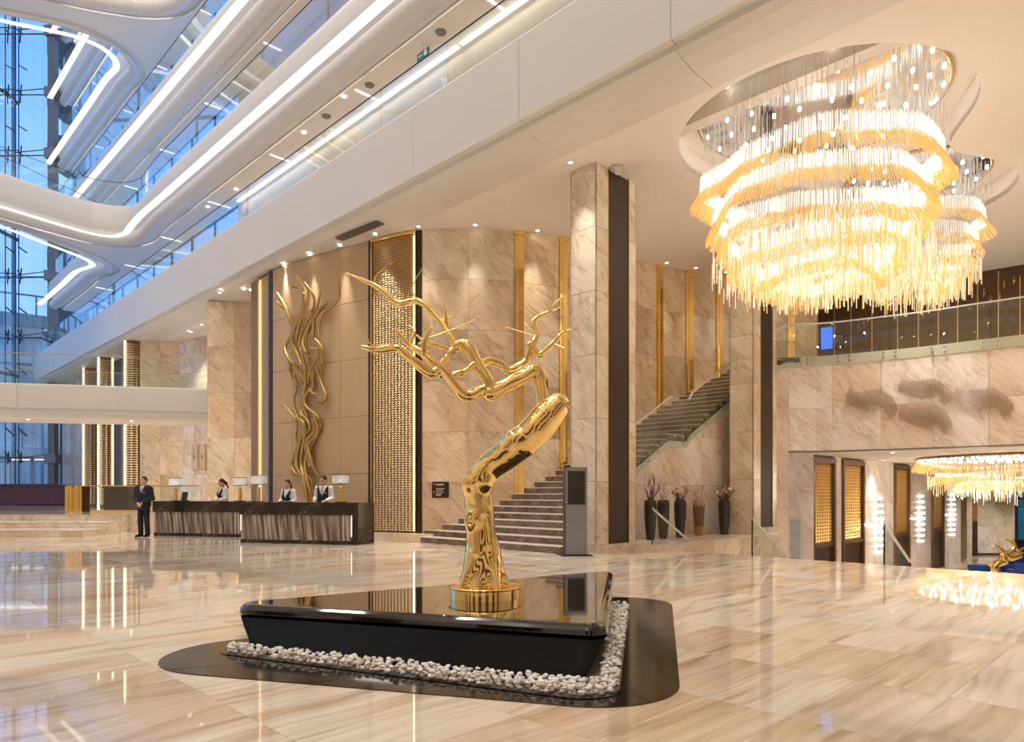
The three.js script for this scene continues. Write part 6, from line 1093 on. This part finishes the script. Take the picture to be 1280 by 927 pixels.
// ---------------------------------------------------------------- crystal strings on the mezzanine wall: four leaf-shaped clusters
{
  const leaf = [[0, 0.25], [0.06, 0.0], [0.2, 0.2], [0.5, 0.12], [0.68, 0.05], [0.9, 0.4], [1, 0.75]], low = [[0, 0.62], [0.2, 0.85], [0.45, 0.98], [0.62, 0.9], [0.72, 0.78], [0.85, 1.25], [1, 1.0]];
  const f = (pts, u) => { for (let i = 1; i < pts.length; i++) if (u <= pts[i][0]) { const [a, b] = pts[i - 1], [c, d] = pts[i]; return b + (d - b) * (u - a) / (c - a); } return pts.at(-1)[1]; };
  const cm = std(rgb(172, 142, 114), 0.4), bead = new THREE.OctahedronGeometry(0.013, 0);
  [[1059, 1121, 484, 516], [1124, 1190, 472, 500], [1124, 1190, 505, 535], [1192, 1266, 483, 514]].forEach(([x0, x1, y0, y1], c) => {
    const t = thing('crystal_cluster', ['leaf-shaped cluster of bead strings, next to the narrow column', 'leaf-shaped cluster of bead strings, upper of the middle pair', 'leaf-shaped cluster of bead strings, lower of the middle pair', 'leaf-shaped cluster of bead strings, farthest from the columns'][c], 'wall art', 'bead string wall art'), n = 34, mats = [], d = new THREE.Object3D();
    for (let k = 0; k < n; k++) {
      const u = k / (n - 1), s = innerPath.byPx(x0 + (x1 - x0) * u), [X, D, tx, td] = innerPath.at(s), ya = y0 + (y1 - y0) * f(leaf, u) * 0.9 + rr(-1, 1.5), yb = y0 + (y1 - y0) * f(low, u) + rr(-1.5, 1.5), ha = hAt(ya, D), hb = hAt(yb, D), P = h => V(X + td * 0.05, h, D - tx * 0.05);
      const b = new Coll(); b.bar(P(hb), P(ha), 0.012, 0.012); part('bead_string', b.geo(), cm, t);
      for (let h = hb; h < ha; h += 0.045) { d.position.copy(P(h)).add(new THREE.Vector3(0, 0, 0.012)); d.updateMatrix(); mats.push(d.matrix.clone()); }
    }
    const im = new THREE.InstancedMesh(bead, std(rgb(206, 180, 152), 0.15), mats.length); mats.forEach((m, i) => im.setMatrixAt(i, m)); im.name = 'bead'; im.userData.kind = 'stuff'; shade(im); t.add(im);
  });
}

// ---------------------------------------------------------------- lounge of the lower hall
{
  const blue = std(rgb(28, 52, 128), 0.7), blue2 = std(rgb(36, 66, 150), 0.7), R = (w, h, d, x, y, z) => { const g = new THREE.BoxGeometry(w, h, d, 1, 1, 1); g.translate(x, y, z); return g; };
  const sofa = (px, py, D, turn, label, w) => { const X = ratio(px) * D, t = thing('sofa', label, 'sofa'); t.position.copy(V(X, LOW, D)); t.rotation.y = turn; part('seat', R(w, 0.24, 0.8, 0, 0.3, 0), blue2, t); part('base', R(w, 0.1, 0.78, 0, 0.13, 0), blue, t); part('backrest', R(w, 0.55, 0.2, 0, 0.62, -0.38), blue, t); for (const s of [-1, 1]) part('armrest', R(0.18, 0.5, 0.8, s * (w / 2 + 0.09), 0.33, 0), blue, t); for (const sx of [-1, 1]) for (const sz of [-1, 1]) part('leg', R(0.05, 0.08, 0.05, sx * w * 0.45, 0.04, sz * 0.34), M.goldSatin, t); };
  sofa(1277, 700, 33.5, -0.3, 'deep blue sofa behind the gold branch sculpture', 1.6); sofa(1290, 712, 29.6, 2.6, 'deep blue sofa backing on to the lobby steps', 1.3);
  const ot = thing('ottoman', 'low blue bench seat beside the gold branch sculpture', 'bench'); ot.position.copy(V(ratio(1226) * 33.2, LOW, 33.2)); part('cushion', R(0.9, 0.2, 0.6, 0, 0.34, 0), blue2, ot); part('base', R(0.84, 0.2, 0.54, 0, 0.14, 0), blue, ot); for (const sx of [-1, 1]) for (const sz of [-1, 1]) part('leg', R(0.05, 0.05, 0.05, sx * 0.36, 0.025, sz * 0.22), M.goldSatin, ot);
  const D = 32, X = ratio(1249) * D, t = thing('gold_branch_sculpture', 'gold branch sculpture standing among the blue sofas', 'sculpture'), T = (x, y, z = 0) => V(ratio(x) * (D + z), hAt(y, D + z), D + z);
  const yb = LOW; const foot = new THREE.CylinderGeometry(0.3, 0.32, 0.12, 24); foot.translate(X - 0.1, yb + 0.06, -D); part('base', foot, M.gold, t);
  [[[1246, 717, 5], [1243, 708, 5], [1249, 703, 5], [1256, 701, 4.6], [1254, 692, 4.4], [1262, 697, 4.2], [1274, 694, 4]], [[1254, 694, 4], [1262, 690, 3.4], [1268, 683, 2.6], [1266, 674, 1.2]], [[1256, 692, 3], [1250, 686, 2.2], [1242, 681, 1]], [[1268, 683, 2.4], [1273, 688, 2], [1280, 684, 1]], [[1266, 680, 1.8], [1262, 676, 1.4], [1257, 674, 0.6]], [[1246, 706, 4], [1240, 704, 3], [1236, 706, 1.4]], [[1250, 688, 2], [1249, 682, 0.8]]].forEach(l => part('branch', limb(l.map(([x, y]) => T(x, y)), l.map(p => p[2] * D / FOCAL), { sides: 8, per: 4, bump: 0.08 }), M.gold, t));
  const s = thing('display_panel', 'large blue-green glossy panel near the end wall of the lower hall', 'panel'), sd = 41; part('housing', boxGeo(ratio(1271.5) * sd, ratio(1271.5) * sd + 2.2, hAt(690, sd), hAt(621, sd), sd, sd + 0.2), M.steelDark, s);
part('panel', boxGeo(ratio(1272.5) * sd, ratio(1272.5) * sd + 2.1, hAt(674, sd), hAt(634, sd), sd - 0.02, sd), std(rgb(44, 128, 168), 0.15), s); part('header', boxGeo(ratio(1272.5) * sd, ratio(1272.5) * sd + 2.1, hAt(633, sd), hAt(624, sd), sd - 0.02, sd), std(rgb(40, 90, 110), 0.3), s);
}

scene.traverse(o => { if (o.isLight) o.castShadow = true; });
renderer.render(scene, camera);
